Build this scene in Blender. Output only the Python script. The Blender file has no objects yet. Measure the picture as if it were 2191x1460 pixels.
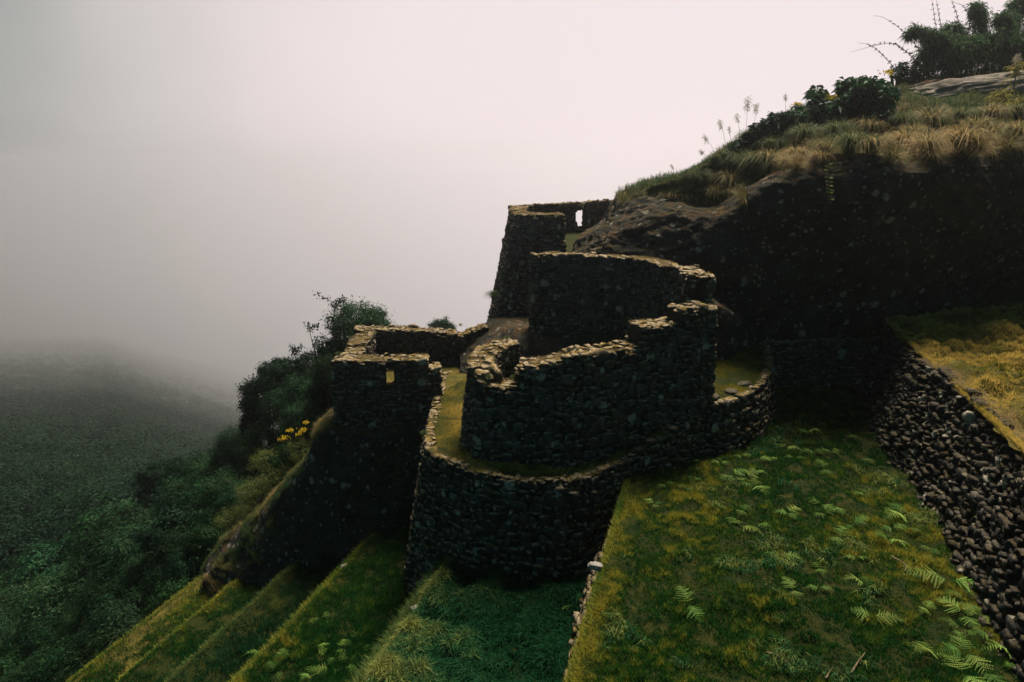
import bpy, math
import numpy as np
from mathutils import Vector

# ------------------------------------------------------------------ camera, world, sun, exposure
SC = bpy.context.scene
COL = SC.collection
F_PX = 1400.0                                   # focal length in photo pixels (photo 2191 x 1460)
PITCH = math.atan(380 / F_PX)
cam_d = bpy.data.cameras.new("camera")
cam_d.sensor_width = 36.0
cam_d.lens = 36.0 * F_PX / 2191.0
cam_d.clip_start = 0.05
cam_d.clip_end = 6000
cam = bpy.data.objects.new("camera", cam_d)
COL.objects.link(cam)
cam.location = (0, 0, 0)
cam.rotation_euler = (math.pi / 2 - PITCH, 0, 0)
SC.camera = cam

SUN_EL, SUN_AZ = math.radians(60), math.radians(22)     # azimuth clockwise from +Y
SC.view_settings.view_transform = 'Standard'
SC.view_settings.look = 'None'
SC.view_settings.exposure = 0.75
SC.view_settings.gamma = 1.0
SC.cycles.volume_bounces = 2
SC.cycles.max_bounces = 6
SC.cycles.diffuse_bounces = 2
SC.cycles.glossy_bounces = 1
SC.cycles.transparent_max_bounces = 8
SC.cycles.caustics_reflective = False
SC.cycles.caustics_refractive = False

W = bpy.data.worlds.new("World")
SC.world = W
W.use_nodes = True
nt = W.node_tree
nt.nodes.clear()
out = nt.nodes.new("ShaderNodeOutputWorld")
sky = nt.nodes.new("ShaderNodeTexSky")
sky.sky_type = 'NISHITA'
sky.sun_disc = False
sky.sun_elevation = SUN_EL
sky.sun_rotation = SUN_AZ
bg1 = nt.nodes.new("ShaderNodeBackground")
bg1.inputs[1].default_value = 0.003
nt.links.new(sky.outputs[0], bg1.inputs[0])
# thick cloud brightest low ahead; unseen dark teal end behind added to tint shadows
tc = nt.nodes.new("ShaderNodeTexCoord")
nz = nt.nodes.new("ShaderNodeTexNoise")
nz.inputs['Scale'].default_value = 2.0
nz.inputs['Detail'].default_value = 6
nt.links.new(tc.outputs['Generated'], nz.inputs['Vector'])
dot = nt.nodes.new("ShaderNodeVectorMath")
dot.operation = 'DOT_PRODUCT'
GAZ, GEL = math.radians(14), math.radians(10)
dot.inputs[1].default_value = (math.sin(GAZ) * math.cos(GEL), math.cos(GAZ) * math.cos(GEL), math.sin(GEL))
nt.links.new(tc.outputs['Generated'], dot.inputs[0])
ac = nt.nodes.new("ShaderNodeMath")
ac.operation = 'ARCCOSINE'
nt.links.new(dot.outputs['Value'], ac.inputs[0])
ma = nt.nodes.new("ShaderNodeMath")
ma.operation = 'MULTIPLY_ADD'
nt.links.new(nz.outputs[0], ma.inputs[0])
ma.inputs[1].default_value = 0.34
nt.links.new(ac.outputs[0], ma.inputs[2])
mr = nt.nodes.new("ShaderNodeMapRange")
mr.inputs['From Min'].default_value = 0.17
mr.inputs['From Max'].default_value = 1.77
nt.links.new(ma.outputs[0], mr.inputs[0])
cr = nt.nodes.new("ShaderNodeValToRGB")
e = cr.color_ramp.elements
e[0].position = 0.0
e[0].color = (0.83, 0.72, 0.728, 1)
e[1].position = 1.0
e[1].color = (0.012, 0.085, 0.11, 1)
for p, c in ((0.26, (0.83, 0.717, 0.72)), (0.37, (0.735, 0.645, 0.64)), (0.45, (0.56, 0.525, 0.505)), (0.53, (0.33, 0.335, 0.315)), (0.60, (0.17, 0.185, 0.172)), (0.76, (0.06, 0.082, 0.086))):
    el = e.new(p)
    el.color = (*c, 1)
nt.links.new(mr.outputs[0], cr.inputs[0])
bg2 = nt.nodes.new("ShaderNodeBackground")
bg2.inputs[1].default_value = 0.615
nt.links.new(cr.outputs[0], bg2.inputs[0])
add = nt.nodes.new("ShaderNodeAddShader")
nt.links.new(bg1.outputs[0], add.inputs[0])
nt.links.new(bg2.outputs[0], add.inputs[1])
nt.links.new(add.outputs[0], out.inputs[0])

sun_d = bpy.data.lights.new("sun", 'SUN')
sun_d.energy = 5.0
sun_d.angle = math.radians(22)
sun_d.color = (1.0, 0.90, 0.74)
sun = bpy.data.objects.new("sun", sun_d)
COL.objects.link(sun)
sdir = Vector((math.sin(SUN_AZ) * math.cos(SUN_EL), math.cos(SUN_AZ) * math.cos(SUN_EL), math.sin(SUN_EL)))
sun.rotation_euler = sdir.to_track_quat('Z', 'Y').to_euler()
sun.location = (0, 0, 40)

# ------------------------------------------------------------------ helpers
rng = np.random.default_rng(11)
CP, SP = math.cos(PITCH), math.sin(PITCH)


def at(x, y, Y=None, z=None):
    """A photo pixel at a known distance or height -> a point of the place."""
    cx = (x - 1095.5) / F_PX
    cy = (730 - y) / F_PX
    d = np.array([cx, CP + cy * SP, -SP + cy * CP])
    return d * (Y / d[1]) if Y is not None else d * (z / d[2])


TH = math.radians(17.04)                        # the terraces run this way
DV = np.array([math.sin(TH), math.cos(TH)])
NV = np.array([-math.cos(TH), math.sin(TH)])


def sa(s, a):
    return s * DV + a * NV


def _hash(i, j, k, seed):
    h = (i * 374761393 + j * 668265263 + k * 2147483647 + seed * 1274126177) & 0xFFFFFFFF
    h = ((h ^ (h >> 13)) * 1274126177) & 0xFFFFFFFF
    h = h ^ (h >> 16)
    return (h & 0xFFFFFF) / float(0x800000) - 1.0


def vnoise(P, seed=0):
    P = np.asarray(P, float)
    I = np.floor(P).astype(np.int64)
    f = P - I
    f = f * f * (3 - 2 * f)
    r = 0
    for dx in (0, 1):
        for dy in (0, 1):
            for dz in (0, 1):
                w = (f[..., 0] if dx else 1 - f[..., 0]) * (f[..., 1] if dy else 1 - f[..., 1]) * (f[..., 2] if dz else 1 - f[..., 2])
                r = r + w * _hash(I[..., 0] + dx, I[..., 1] + dy, I[..., 2] + dz, seed)
    return r


def fbm(P, scale=1.0, octs=4, seed=0):
    P = np.asarray(P, float) * scale
    r = 0
    amp = 1.0
    for o in range(octs):
        r = r + amp * vnoise(P, seed + o * 17)
        P = P * 2.03 + 3.1
        amp *= 0.5
    return r / 1.6


def xyz(P2, z=0.0):
    P2 = np.asarray(P2, float)
    return np.concatenate([P2, np.broadcast_to(np.asarray(z, float).reshape(-1, 1) if np.ndim(z) else np.full((len(P2), 1), z), (len(P2), 1))], 1)


def mesh_data(name, V, faces, mat, attrs=None, smooth=True):
    V = np.asarray(V, np.float32)
    if isinstance(faces, np.ndarray):
        faces = [faces]
    faces = [np.asarray(f, np.int32) for f in faces if len(f)]
    me = bpy.data.meshes.new(name)
    me.vertices.add(len(V))
    me.vertices.foreach_set('co', V.ravel())
    loops = np.concatenate([f.ravel() for f in faces])
    tot = np.concatenate([np.full(len(f), f.shape[1], np.int32) for f in faces])
    start = np.concatenate([[0], np.cumsum(tot)[:-1]]).astype(np.int32)
    me.loops.add(len(loops))
    me.loops.foreach_set('vertex_index', loops)
    me.polygons.add(len(tot))
    me.polygons.foreach_set('loop_start', start)
    me.polygons.foreach_set('loop_total', tot)
    me.polygons.foreach_set('use_smooth', np.full(len(tot), smooth, bool))
    for k, a in (attrs or {}).items():
        at_ = me.attributes.new(k, 'FLOAT', 'POINT')
        at_.data.foreach_set('value', np.asarray(a, np.float32))
    me.update()
    me.validate()
    if mat:
        me.materials.append(mat)
    return me


def obj(name, V, faces, mat, parent=None, attrs=None, smooth=True):
    o = bpy.data.objects.new(name, mesh_data(name, V, faces, mat, attrs, smooth))
    COL.objects.link(o)
    if parent:
        o.parent = parent
    return o


def tag(o, label, cat, group=None, kind=None):
    if label:
        o['label'] = label
    if cat:
        o['category'] = cat
    if group:
        o['group'] = group
    if kind:
        o['kind'] = kind
    return o


def thing(name, label, cat, loc=(0, 0, 0), group=None, rz=0, sc=1.0):
    o = bpy.data.objects.new(name, None)
    o.empty_display_size = 0.2
    COL.objects.link(o)
    o.location = loc
    o.rotation_euler = (0, 0, rz)
    o.scale = (sc, sc, sc)
    return tag(o, label, cat, group, 'thing')


def dup(root, loc, rz=0.0, sc=1.0, label=None, group=None, rx=0.0, ry=0.0):
    r = root.copy()
    COL.objects.link(r)
    r.location = loc
    r.rotation_euler = (rx, ry, rz)
    r.scale = (sc, sc, sc) if np.ndim(sc) == 0 else sc
    if label:
        r['label'] = label
    if group:
        r['group'] = group
    for ch in list(root.children):
        c = ch.copy()
        COL.objects.link(c)
        c.parent = r
    return r


class MB:
    """collects vertices, faces and attributes into one mesh"""

    def __init__(self):
        self.V, self.Q, self.T, self.A, self.n = [], [], [], {}, 0

    def add(self, V, F, **attrs):
        V = np.asarray(V, float).reshape(-1, 3)
        F = np.asarray(F, int)
        (self.Q if F.shape[1] == 4 else self.T).append(F + self.n)
        for k, a in attrs.items():
            self.A.setdefault(k, []).append(np.broadcast_to(np.asarray(a, float), (len(V),)))
        self.V.append(V)
        self.n += len(V)

    def tube(self, pts, r, k=6, **attrs):
        pts = np.asarray(pts, float)
        r = np.broadcast_to(np.asarray(r, float), (len(pts),))
        t = np.gradient(pts, axis=0)
        t /= np.linalg.norm(t, axis=1)[:, None] + 1e-9
        ref = np.where(np.abs(t[:, 2:3]) > 0.9, np.array([[1., 0, 0]]), np.array([[0, 0, 1.]]))
        u = np.cross(t, ref)
        u /= np.linalg.norm(u, axis=1)[:, None] + 1e-9
        v = np.cross(t, u)
        an = np.arange(k) / k * 2 * math.pi
        V = pts[:, None] + r[:, None, None] * (np.cos(an)[None, :, None] * u[:, None] + np.sin(an)[None, :, None] * v[:, None])
        n = len(pts)
        i, j = np.meshgrid(np.arange(n - 1), np.arange(k), indexing='ij')
        F = np.stack([i * k + j, i * k + (j + 1) % k, (i + 1) * k + (j + 1) % k, (i + 1) * k + j], -1).reshape(-1, 4)
        self.add(V.reshape(-1, 3), F, **attrs)

    def build(self, name, mat, parent=None, smooth=True):
        fs = []
        if self.Q:
            fs.append(np.concatenate(self.Q))
        if self.T:
            fs.append(np.concatenate(self.T))
        return obj(name, np.concatenate(self.V), fs, mat, parent, {k: np.concatenate(a) for k, a in self.A.items()}, smooth)


def grid_faces(nu, nv):
    i, j = np.meshgrid(np.arange(nu - 1), np.arange(nv - 1), indexing='ij')
    return np.stack([i * nv + j, (i + 1) * nv + j, (i + 1) * nv + j + 1, i * nv + j + 1], -1).reshape(-1, 4)


def smooth_path(P, n=120):
    """Catmull-Rom through P, resampled evenly"""
    P = np.asarray(P, float)
    Q = np.concatenate([[2 * P[0] - P[1]], P, [2 * P[-1] - P[-2]]])
    o = []
    for i in range(1, len(Q) - 2):
        t = np.linspace(0, 1, 24, endpoint=False)[:, None]
        a, b, c, d = Q[i - 1], Q[i], Q[i + 1], Q[i + 2]
        o.append(0.5 * (2 * b + (c - a) * t + (2 * a - 5 * b + 4 * c - d) * t ** 2 + (3 * b - a - 3 * c + d) * t ** 3))
    o = np.concatenate(o + [P[-1:]])
    L = np.concatenate([[0], np.cumsum(np.linalg.norm(np.diff(o[:, :2], axis=0), axis=1))])
    s = np.linspace(0, L[-1], n)
    return np.stack([np.interp(s, L, o[:, k]) for k in range(o.shape[1])], 1)


# ------------------------------------------------------------------ materials
class NT:
    def __init__(self, name):
        self.m = bpy.data.materials.new(name)
        self.m.use_nodes = True
        self.t = self.m.node_tree
        self.b = self.t.nodes['Principled BSDF']
        self.o = self.t.nodes['Material Output']
        self.b.inputs['Specular IOR Level'].default_value = 0.06
        self.b.inputs['Roughness'].default_value = 0.9
        self.pos = self.n('ShaderNodeNewGeometry')
        self.tex = self.n('ShaderNodeTexCoord').outputs['Object']

    def n(self, typ, **kw):
        x = self.t.nodes.new(typ)
        for k, v in kw.items():
            setattr(x, k, v)
        return x

    def l(self, a, b):
        self.t.links.new(a, b)

    def noise(self, scale, detail=4, rough=0.55, vec=None):
        x = self.n('ShaderNodeTexNoise')
        x.inputs['Scale'].default_value = scale
        x.inputs['Detail'].default_value = detail
        x.inputs['Roughness'].default_value = rough
        self.l(vec or self.tex, x.inputs['Vector'])
        return x.outputs[0]

    def voro(self, scale, feature='F1', vec=None, out='Distance'):
        x = self.n('ShaderNodeTexVoronoi', feature=feature)
        x.inputs['Scale'].default_value = scale
        self.l(vec or self.tex, x.inputs['Vector'])
        return x.outputs[out]

    def ramp(self, fac, stops):
        x = self.n('ShaderNodeValToRGB')
        el = x.color_ramp.elements
        while len(el) < len(stops):
            el.new(0.5)
        for i, (p, c) in enumerate(stops):
            el[i].position = p
            el[i].color = (*c, 1) if np.ndim(c) else (c, c, c, 1)
        self.l(fac, x.inputs[0])
        return x.outputs[0]

    def mix(self, fac, a, b):
        x = self.n('ShaderNodeMix', data_type='RGBA')
        for s, v in ((0, fac), (6, a), (7, b)):
            if hasattr(v, 'is_linked') or isinstance(v, bpy.types.NodeSocket):
                self.l(v, x.inputs[s])
            elif s == 0:
                x.inputs[0].default_value = v
            else:
                x.inputs[s].default_value = (*v, 1)
        return x.outputs[2]

    def math(self, op, a, b=0.0):
        x = self.n('ShaderNodeMath', operation=op)
        for i, v in enumerate((a, b)):
            if isinstance(v, bpy.types.NodeSocket):
                self.l(v, x.inputs[i])
            else:
                x.inputs[i].default_value = v
        return x.outputs[0]

    def attr(self, name):
        return self.n('ShaderNodeAttribute', attribute_name=name).outputs['Fac']

    def nz(self):
        x = self.n('ShaderNodeSeparateXYZ')
        self.l(self.pos.outputs['Normal'], x.inputs[0])
        return x.outputs['Z']

    def warp(self, scale, amt):
        n_ = self.n('ShaderNodeTexNoise')
        n_.inputs['Scale'].default_value = scale
        self.l(self.tex, n_.inputs['Vector'])
        v = self.n('ShaderNodeVectorMath', operation='MULTIPLY_ADD')
        self.l(n_.outputs['Color'], v.inputs[0])
        v.inputs[1].default_value = (amt, amt, amt)
        self.l(self.tex, v.inputs[2])
        return v.outputs[0]

    def bump(self, h, dist=0.02, strength=0.8):
        x = self.n('ShaderNodeBump')
        x.inputs['Distance'].default_value = dist
        x.inputs['Strength'].default_value = strength
        self.l(h, x.inputs['Height'])
        self.l(x.outputs[0], self.b.inputs['Normal'])

    def color(self, c):
        self.l(c, self.b.inputs['Base Color'])

    def translucent(self, c, fac=0.35):
        tr = self.n('ShaderNodeBsdfTranslucent')
        self.l(c, tr.inputs[0])
        mx = self.n('ShaderNodeMixShader')
        mx.inputs[0].default_value = fac
        self.l(self.b.outputs[0], mx.inputs[1])
        self.l(tr.outputs[0], mx.inputs[2])
        self.l(mx.outputs[0], self.o.inputs[0])


def lichen(m, col, scale, amount, tint=(0.55, 0.50, 0.40)):
    """pale crusty lichen discs, some of them rings, over a colour"""
    w = m.warp(9, 0.13)
    d = m.voro(scale, vec=w)
    cid = m.voro(scale, vec=w, out='Color')
    s = m.n('ShaderNodeSeparateColor')
    m.l(cid, s.inputs[0])
    rad = m.math('MULTIPLY', m.ramp(s.outputs[0], [(1 - amount, 0.0), (1.0, 1.0)]), 0.42)
    disc = m.math('MULTIPLY', m.math('SUBTRACT', rad, d), 14)
    cl = m.n('ShaderNodeClamp')
    m.l(disc, cl.inputs[0])
    spk = m.ramp(m.noise(60, 3, 0.7), [(0.38, 0.15), (0.62, 1.0)])
    return m.mix(m.math('MULTIPLY', cl.outputs[0], m.math('MULTIPLY', spk, 0.9)), col, tint)


def mat_stone(name, dark, light, moss_amt, lich):
    m = NT(name)
    r = m.attr('rnd')
    c = m.mix(r, dark, light)
    c = m.mix(m.ramp(m.noise(9, 5, 0.65), [(0.35, 0.0), (0.7, 0.8)]), c, tuple(0.45 * x for x in dark))
    c = lichen(m, c, 3.2, lich)
    c = lichen(m, c, 8.0, lich * 0.8, (0.46, 0.40, 0.28))
    up = m.ramp(m.math('ADD', m.nz(), m.math('MULTIPLY', m.math('SUBTRACT', m.noise(7, 4), 0.5), 1.1)), [(0.50, 0.0), (0.78, 1.0)])
    moss = m.ramp(m.noise(4.5, 5, 0.6), [(0.30, (0.06, 0.055, 0.014)), (0.43, (0.21, 0.135, 0.042)), (0.53, (0.34, 0.28, 0.20)), (0.59, (0.10, 0.062, 0.026)), (0.70, (0.19, 0.15, 0.045))])
    c = m.mix(m.math('MULTIPLY', up, moss_amt), c, moss)
    m.color(c)
    m.bump(m.math('ADD', m.noise(28, 5, 0.7), m.math('MULTIPLY', m.noise(90, 3, 0.7), 0.35)), 0.03, 0.9)
    return m.m


def mat_plain(name, c0, c1, scale=6, bump=0.02):
    m = NT(name)
    m.color(m.ramp(m.noise(scale, 6, 0.65), [(0.32, c0), (0.68, c1)]))
    m.bump(m.noise(scale * 4, 5, 0.7), bump, 0.8)
    return m.m


def mat_rock(name):
    """dark bedrock; 'grass' attribute carries where turf grows over it"""
    m = NT(name)
    w = m.warp(1.2, 0.5)
    c = m.ramp(m.noise(2.2, 8, 0.66, vec=w), [(0.30, (0.016, 0.017, 0.015)), (0.52, (0.038, 0.037, 0.032)), (0.74, (0.085, 0.078, 0.066))])
    c = lichen(m, c, 3.4, 0.34, (0.46, 0.42, 0.35))
    c = lichen(m, c, 7.0, 0.42, (0.42, 0.38, 0.30))
    c = lichen(m, c, 13.0, 0.22, (0.34, 0.31, 0.25))
    up = m.ramp(m.math('ADD', m.nz(), m.math('MULTIPLY', m.math('SUBTRACT', m.noise(3, 5), 0.5), 1.2)), [(0.62, 0.0), (0.95, 1.0)])
    moss = m.ramp(m.noise(3.0, 6, 0.65), [(0.32, (0.025, 0.030, 0.008)), (0.50, (0.07, 0.055, 0.018)), (0.62, (0.14, 0.05, 0.016)), (0.74, (0.05, 0.05, 0.016))])
    c = m.mix(m.math('MULTIPLY', up, 0.55), c, moss)
    g = m.ramp(m.noise(1.4, 5, 0.6), [(0.35, (0.030, 0.040, 0.012)), (0.65, (0.10, 0.075, 0.028))])
    c = m.mix(m.attr('grass'), c, g)
    m.color(c)
    m.bump(m.math('ADD', m.noise(3.5, 9, 0.72, vec=w), m.math('MULTIPLY', m.noise(24, 5, 0.7), 0.35)), 0.14, 1.0)
    return m.m


def mat_leaf(name, c0, c1, c2, tl=0.35, rough=0.6, vary=0.0):
    m = NT(name)
    c = m.ramp(m.attr('rnd'), [(0.0, c0), (0.55, c1), (1.0, c2)])
    hs = m.n('ShaderNodeHueSaturation')            # each plant its own tone of green
    rn = m.n('ShaderNodeObjectInfo').outputs['Random']
    m.l(m.math('ADD', m.math('MULTIPLY', rn, vary * 0.05), 0.5 - vary * 0.052), hs.inputs['Hue'])
    m.l(m.math('ADD', m.math('MULTIPLY', m.math('FRACT', m.math('MULTIPLY', rn, 7.31)), vary * 0.75), 1.0 - vary * 0.5), hs.inputs['Value'])
    m.l(c, hs.inputs['Color'])
    c = hs.outputs[0]
    m.color(c)
    m.b.inputs['Roughness'].default_value = rough
    m.translucent(c, tl)
    return m.m


def mat_grass(name, green, mid, gold, tl=0.35):
    m = NT(name)
    c = m.ramp(m.attr('tint'), [(0.05, green), (0.5, mid), (0.95, gold)])
    c = m.mix(m.math('MULTIPLY', m.attr('rnd'), 0.45), c, tuple(x * 0.45 for x in green))
    m.color(c)
    m.b.inputs['Roughness'].default_value = 0.7
    m.translucent(c, tl)
    return m.m


M = {}
M['stone'] = mat_stone('weathered_stone', (0.025, 0.025, 0.023), (0.125, 0.118, 0.10), 0.95, 0.5)
M['stone_dark'] = mat_stone('dark_stone', (0.02, 0.02, 0.019), (0.095, 0.09, 0.076), 0.85, 0.5)
M['rubble'] = mat_stone('rubble_stone', (0.013, 0.014, 0.014), (0.056, 0.057, 0.056), 0.22, 0.5)
def mat_mortar():
    m = NT('earth_mortar')
    c = m.ramp(m.noise(10, 6, 0.65), [(0.32, (0.012, 0.012, 0.010)), (0.68, (0.045, 0.042, 0.034))])
    turf = m.ramp(m.noise(6, 5, 0.6), [(0.32, (0.03, 0.04, 0.010)), (0.52, (0.15, 0.10, 0.032)), (0.68, (0.06, 0.04, 0.018))])
    m.color(m.mix(m.ramp(m.nz(), [(0.6, 0.0), (0.9, 1.0)]), c, turf))
    m.bump(m.noise(40, 5, 0.7), 0.02, 0.8)
    return m.m


M['mortar'] = mat_mortar()
M['rock'] = mat_rock('bedrock')
M['boulder'] = mat_plain('bare_boulder', (0.09, 0.075, 0.06), (0.27, 0.23, 0.19), 3, 0.05)
M['pale_stone'] = mat_plain('pale_stone', (0.12, 0.11, 0.095), (0.38, 0.36, 0.32), 8)
M['soil_green'] = mat_plain('mossy_turf', (0.006, 0.016, 0.004), (0.035, 0.034, 0.007), 4, 0.05)
M['soil_gold'] = mat_plain('dry_turf', (0.028, 0.028, 0.007), (0.11, 0.088, 0.02), 4, 0.03)
M['forest_floor'] = mat_plain('forest_floor', (0.006, 0.010, 0.005), (0.022, 0.03, 0.013), 0.6, 0.1)
M['grass_moss'] = mat_grass('mossy_grass', (0.008, 0.064, 0.014), (0.042, 0.130, 0.018), (0.40, 0.35, 0.05))
M['grass_gold'] = mat_grass('golden_grass', (0.06, 0.11, 0.018), (0.44, 0.34, 0.05), (0.74, 0.53, 0.15))
M['dry_moss'] = mat_grass('dry_moss', (0.07, 0.065, 0.016), (0.22, 0.15, 0.045), (0.40, 0.31, 0.17))
M['bamboo_green'] = mat_leaf('green_bamboo_leaf', (0.014, 0.042, 0.018), (0.035, 0.09, 0.035), (0.10, 0.17, 0.06), 0.5)
M['grass_lush'] = mat_grass('lush_grass', (0.006, 0.050, 0.018), (0.030, 0.115, 0.042), (0.22, 0.24, 0.06))
M['grass_straw'] = mat_grass('straw_grass', (0.035, 0.085, 0.028), (0.15, 0.145, 0.055), (0.45, 0.31, 0.145))
M['fern'] = mat_leaf('fern_frond', (0.026, 0.095, 0.016), (0.11, 0.24, 0.045), (0.33, 0.42, 0.10), 0.4, vary=0.8)
M['leaf_dark'] = mat_leaf('dark_leaf', (0.003, 0.015, 0.008), (0.006, 0.026, 0.013), (0.014, 0.043, 0.020), 0.25, vary=0.8)
M['leaf_mid'] = mat_leaf('green_leaf', (0.003, 0.020, 0.010), (0.010, 0.046, 0.021), (0.032, 0.088, 0.034), 0.3, vary=1.0)
M['leaf_pale'] = mat_leaf('pale_green_leaf', (0.03, 0.05, 0.015), (0.10, 0.13, 0.035), (0.25, 0.24, 0.07), 0.4)
M['leaf_big'] = mat_leaf('broad_leaf', (0.008, 0.034, 0.014), (0.018, 0.062, 0.026), (0.05, 0.115, 0.045), 0.25, 0.45)
M['bamboo'] = mat_leaf('bamboo_leaf', (0.004, 0.022, 0.012), (0.013, 0.046, 0.023), (0.042, 0.09, 0.038), 0.35, vary=1.0)
M['bamboo_yellow'] = mat_leaf('yellow_bamboo_leaf', (0.08, 0.085, 0.02), (0.24, 0.21, 0.05), (0.42, 0.34, 0.08), 0.4)
M['flower'] = mat_leaf('yellow_flower', (0.45, 0.28, 0.01), (0.62, 0.44, 0.02), (0.75, 0.58, 0.08), 0.3)
M['bark'] = mat_plain('bark', (0.03, 0.025, 0.02), (0.09, 0.075, 0.06), 12)
M['twig'] = mat_plain('dry_twig', (0.08, 0.06, 0.035), (0.22, 0.165, 0.10), 12)
M['plume'] = mat_leaf('dry_plume', (0.20, 0.17, 0.12), (0.36, 0.31, 0.24), (0.5, 0.45, 0.36), 0.4)

# ------------------------------------------------------------------ terrain
LIPS = [(1.20, -6.0), (4.60, -7.8), (7.55, -9.0), (9.60, -9.9), (11.30, -10.6), (13.10, -11.3)]
FEET = [(1.75, -7.60), (4.98, -8.82), (7.86, -9.80), (9.84, -10.52), (11.54, -11.22), (13.8, -13.6)]


def terrain_z(X, Y):
    X = np.asarray(X, float)
    Y = np.asarray(Y, float)
    z = np.interp(-X, [-60, -20, -8, -2, 2, 5, 7, 10, 14, 32, 52, 75, 128, 200, 330, 600, 1500],
                  [-1.5, -3.2, -4, -5.0, -6.2, -7.8, -9.4, -11.8, -15, -26.5, -37, -50, -77, -112, -166, -270, -620])
    z = z - 0.25 * np.clip(20 - Y, 0, 60)
    ratio = -X / np.maximum(Y, 1)
    zf = np.interp(Y, [20, 45, 75, 110, 170, 260, 420, 750, 1100, 1500, 2600], [-17, -26, -36.7, -49.2, -69, -97, -143.5, -232.6, -322, -415, -680])
    zf = zf - 0.06 * np.clip(Y - 30, 0, 2000) * np.clip((0.645 - ratio) / 0.15, 0, 5)
    w = np.clip((Y - np.interp(X, [-9, -4.5], [25, 19.5])) / 28, 0, 1)
    w = w * w * (3 - 2 * w)
    z = z * (1 - w) + zf * w
    P = np.stack([X, Y, 0 * X], -1)
    far = np.clip((np.hypot(X, Y) - 30) / 200, 0, 1)
    z = z + fbm(P, 0.09, 3, 5) * 0.7 + fbm(P, 0.012, 3, 9) * 4 * far
    s = X * DV[0] + Y * DV[1]
    a = X * NV[0] + Y * NV[1]
    inside = (s < np.where(a < 0, 22.5, 18.5)) & (a < 13.7)
    prof = np.interp(a, [-30, 1.2, 4.6, 7.55, 9.6, 11.3, 13.1, 13.7], [-9, -9, -10, -11, -12, -12.6, -13.2, -13.8])
    z = np.where(inside, np.minimum(z, prof), z)
    return z


def build_terrain():
    def axis(lo, hi, near, step, grow):
        neg, pos = [0.0], [0.0]
        for L, lim in ((pos, hi), (neg, -lo)):
            st = step
            while L[-1] < lim:
                if L[-1] > near:
                    st *= grow
                L.append(L[-1] + st)
        return np.array([-v for v in neg[:0:-1]] + pos)
    xs = axis(-2100, 120, 40, 0.8, 1.06)
    ys = axis(-40, 2400, 50, 0.8, 1.05)
    X, Y = np.meshgrid(xs, ys, indexing='ij')
    V = np.stack([X, Y, terrain_z(X, Y)], -1).reshape(-1, 3)
    o = obj('hillside', V, grid_faces(len(xs), len(ys)), M['forest_floor'])
    o['kind'] = 'structure'


build_terrain()


def terrace_z(s, a, a0, z0, a1, z1, lump):
    P = np.stack([s, a, 0 * s], -1)
    t = np.clip((a - a0) / (a1 - a0), 0, 1)
    edge = np.clip(np.minimum(a - a0, a1 - a) / 0.3, 0.25, 1)
    hump = 0.11 * np.exp(-((a - a1 + 0.13) / 0.12) ** 2) if z0 < -7 else 0.0
    return z0 + (z1 - z0) * t + hump + lump * edge * (fbm(P, 0.9, 4, 31) + 0.75 * fbm(P, 3.4, 2, 41) + 0.35 * fbm(P, 8, 2, 43))


TERR = []       # (a0, z0, a1, z1, s0, s1, lump)


def terrace(a0, z0, a1, z1, s0, s1, lump, mat, wobble=0.13, wf=0.8):
    ss = np.arange(s0, s1 + 0.01, 0.09)
    aa = np.linspace(a0, a1, max(4, int(abs(a1 - a0) / 0.09)))
    S, A = np.meshgrid(ss, aa, indexing='ij')
    Z = terrace_z(S, A, a0, z0, a1, z1, lump)
    wob = wobble * fbm(np.stack([S, 0 * S, 0 * S], -1), wf, 3, int(a1 * 10) + 90) * (A > a1 - 0.01)
    xy = S[..., None] * DV + (A + wob)[..., None] * NV
    V = np.concatenate([xy, Z[..., None]], -1).reshape(-1, 3)
    o = obj('terrace_ground', V, grid_faces(len(ss), len(aa)), mat)
    o['kind'] = 'structure'
    TERR.append((a0, z0, a1, z1, s0, s1, lump))


terrace(-5.2, -5.95, 1.22, -6.0, 1.0, 20.5, 0.10, M['soil_green'])
terrace(1.3, -7.6, 4.62, -7.8, 2.0, 14.0, 0.08, M['soil_green'])
terrace(4.7, -8.82, 7.57, -9.0, 2.0, 17.5, 0.05, M['soil_green'])
terrace(7.6, -9.80, 9.62, -9.9, 2.0, 17.0, 0.05, M['soil_green'])
terrace(9.6, -10.52, 11.32, -10.6, 2.0, 17.0, 0.05, M['soil_green'])
terrace(11.3, -11.22, 13.12, -11.3, 2.0, 17.0, 0.06, M['soil_gold'])
terrace(-14.0, -3.95, -4.70, -4.12, 2.0, 23.0, 0.26, M['soil_gold'], 0.34, 1.9)

# ------------------------------------------------------------------ stones and walls


def cube_sphere(n=3):
    V, Fq, idx = [], [], {}

    def vid(p):
        k = tuple(np.round(p, 5))
        if k not in idx:
            idx[k] = len(V)
            V.append(p)
        return idx[k]
    for ax in range(3):
        for sg in (-1, 1):
            for i in range(n):
                for j in range(n):
                    q = []
                    for (di, dj) in ((0, 0), (1, 0), (1, 1), (0, 1)):
                        p = np.zeros(3)
                        p[ax] = sg
                        p[(ax + 1) % 3] = -1 + 2 * (i + di) / n
                        p[(ax + 2) % 3] = -1 + 2 * (j + dj) / n
                        q.append(vid(p))
                    Fq.append(q if sg > 0 else q[::-1])
    V = np.array(V, float)
    S = V / np.linalg.norm(V, axis=1)[:, None]
    return V, S, np.array(Fq)


CV, CS, CF = cube_sphere(3)


CAPTOP = []      # where moss and dry grass grow on the wall tops


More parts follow.
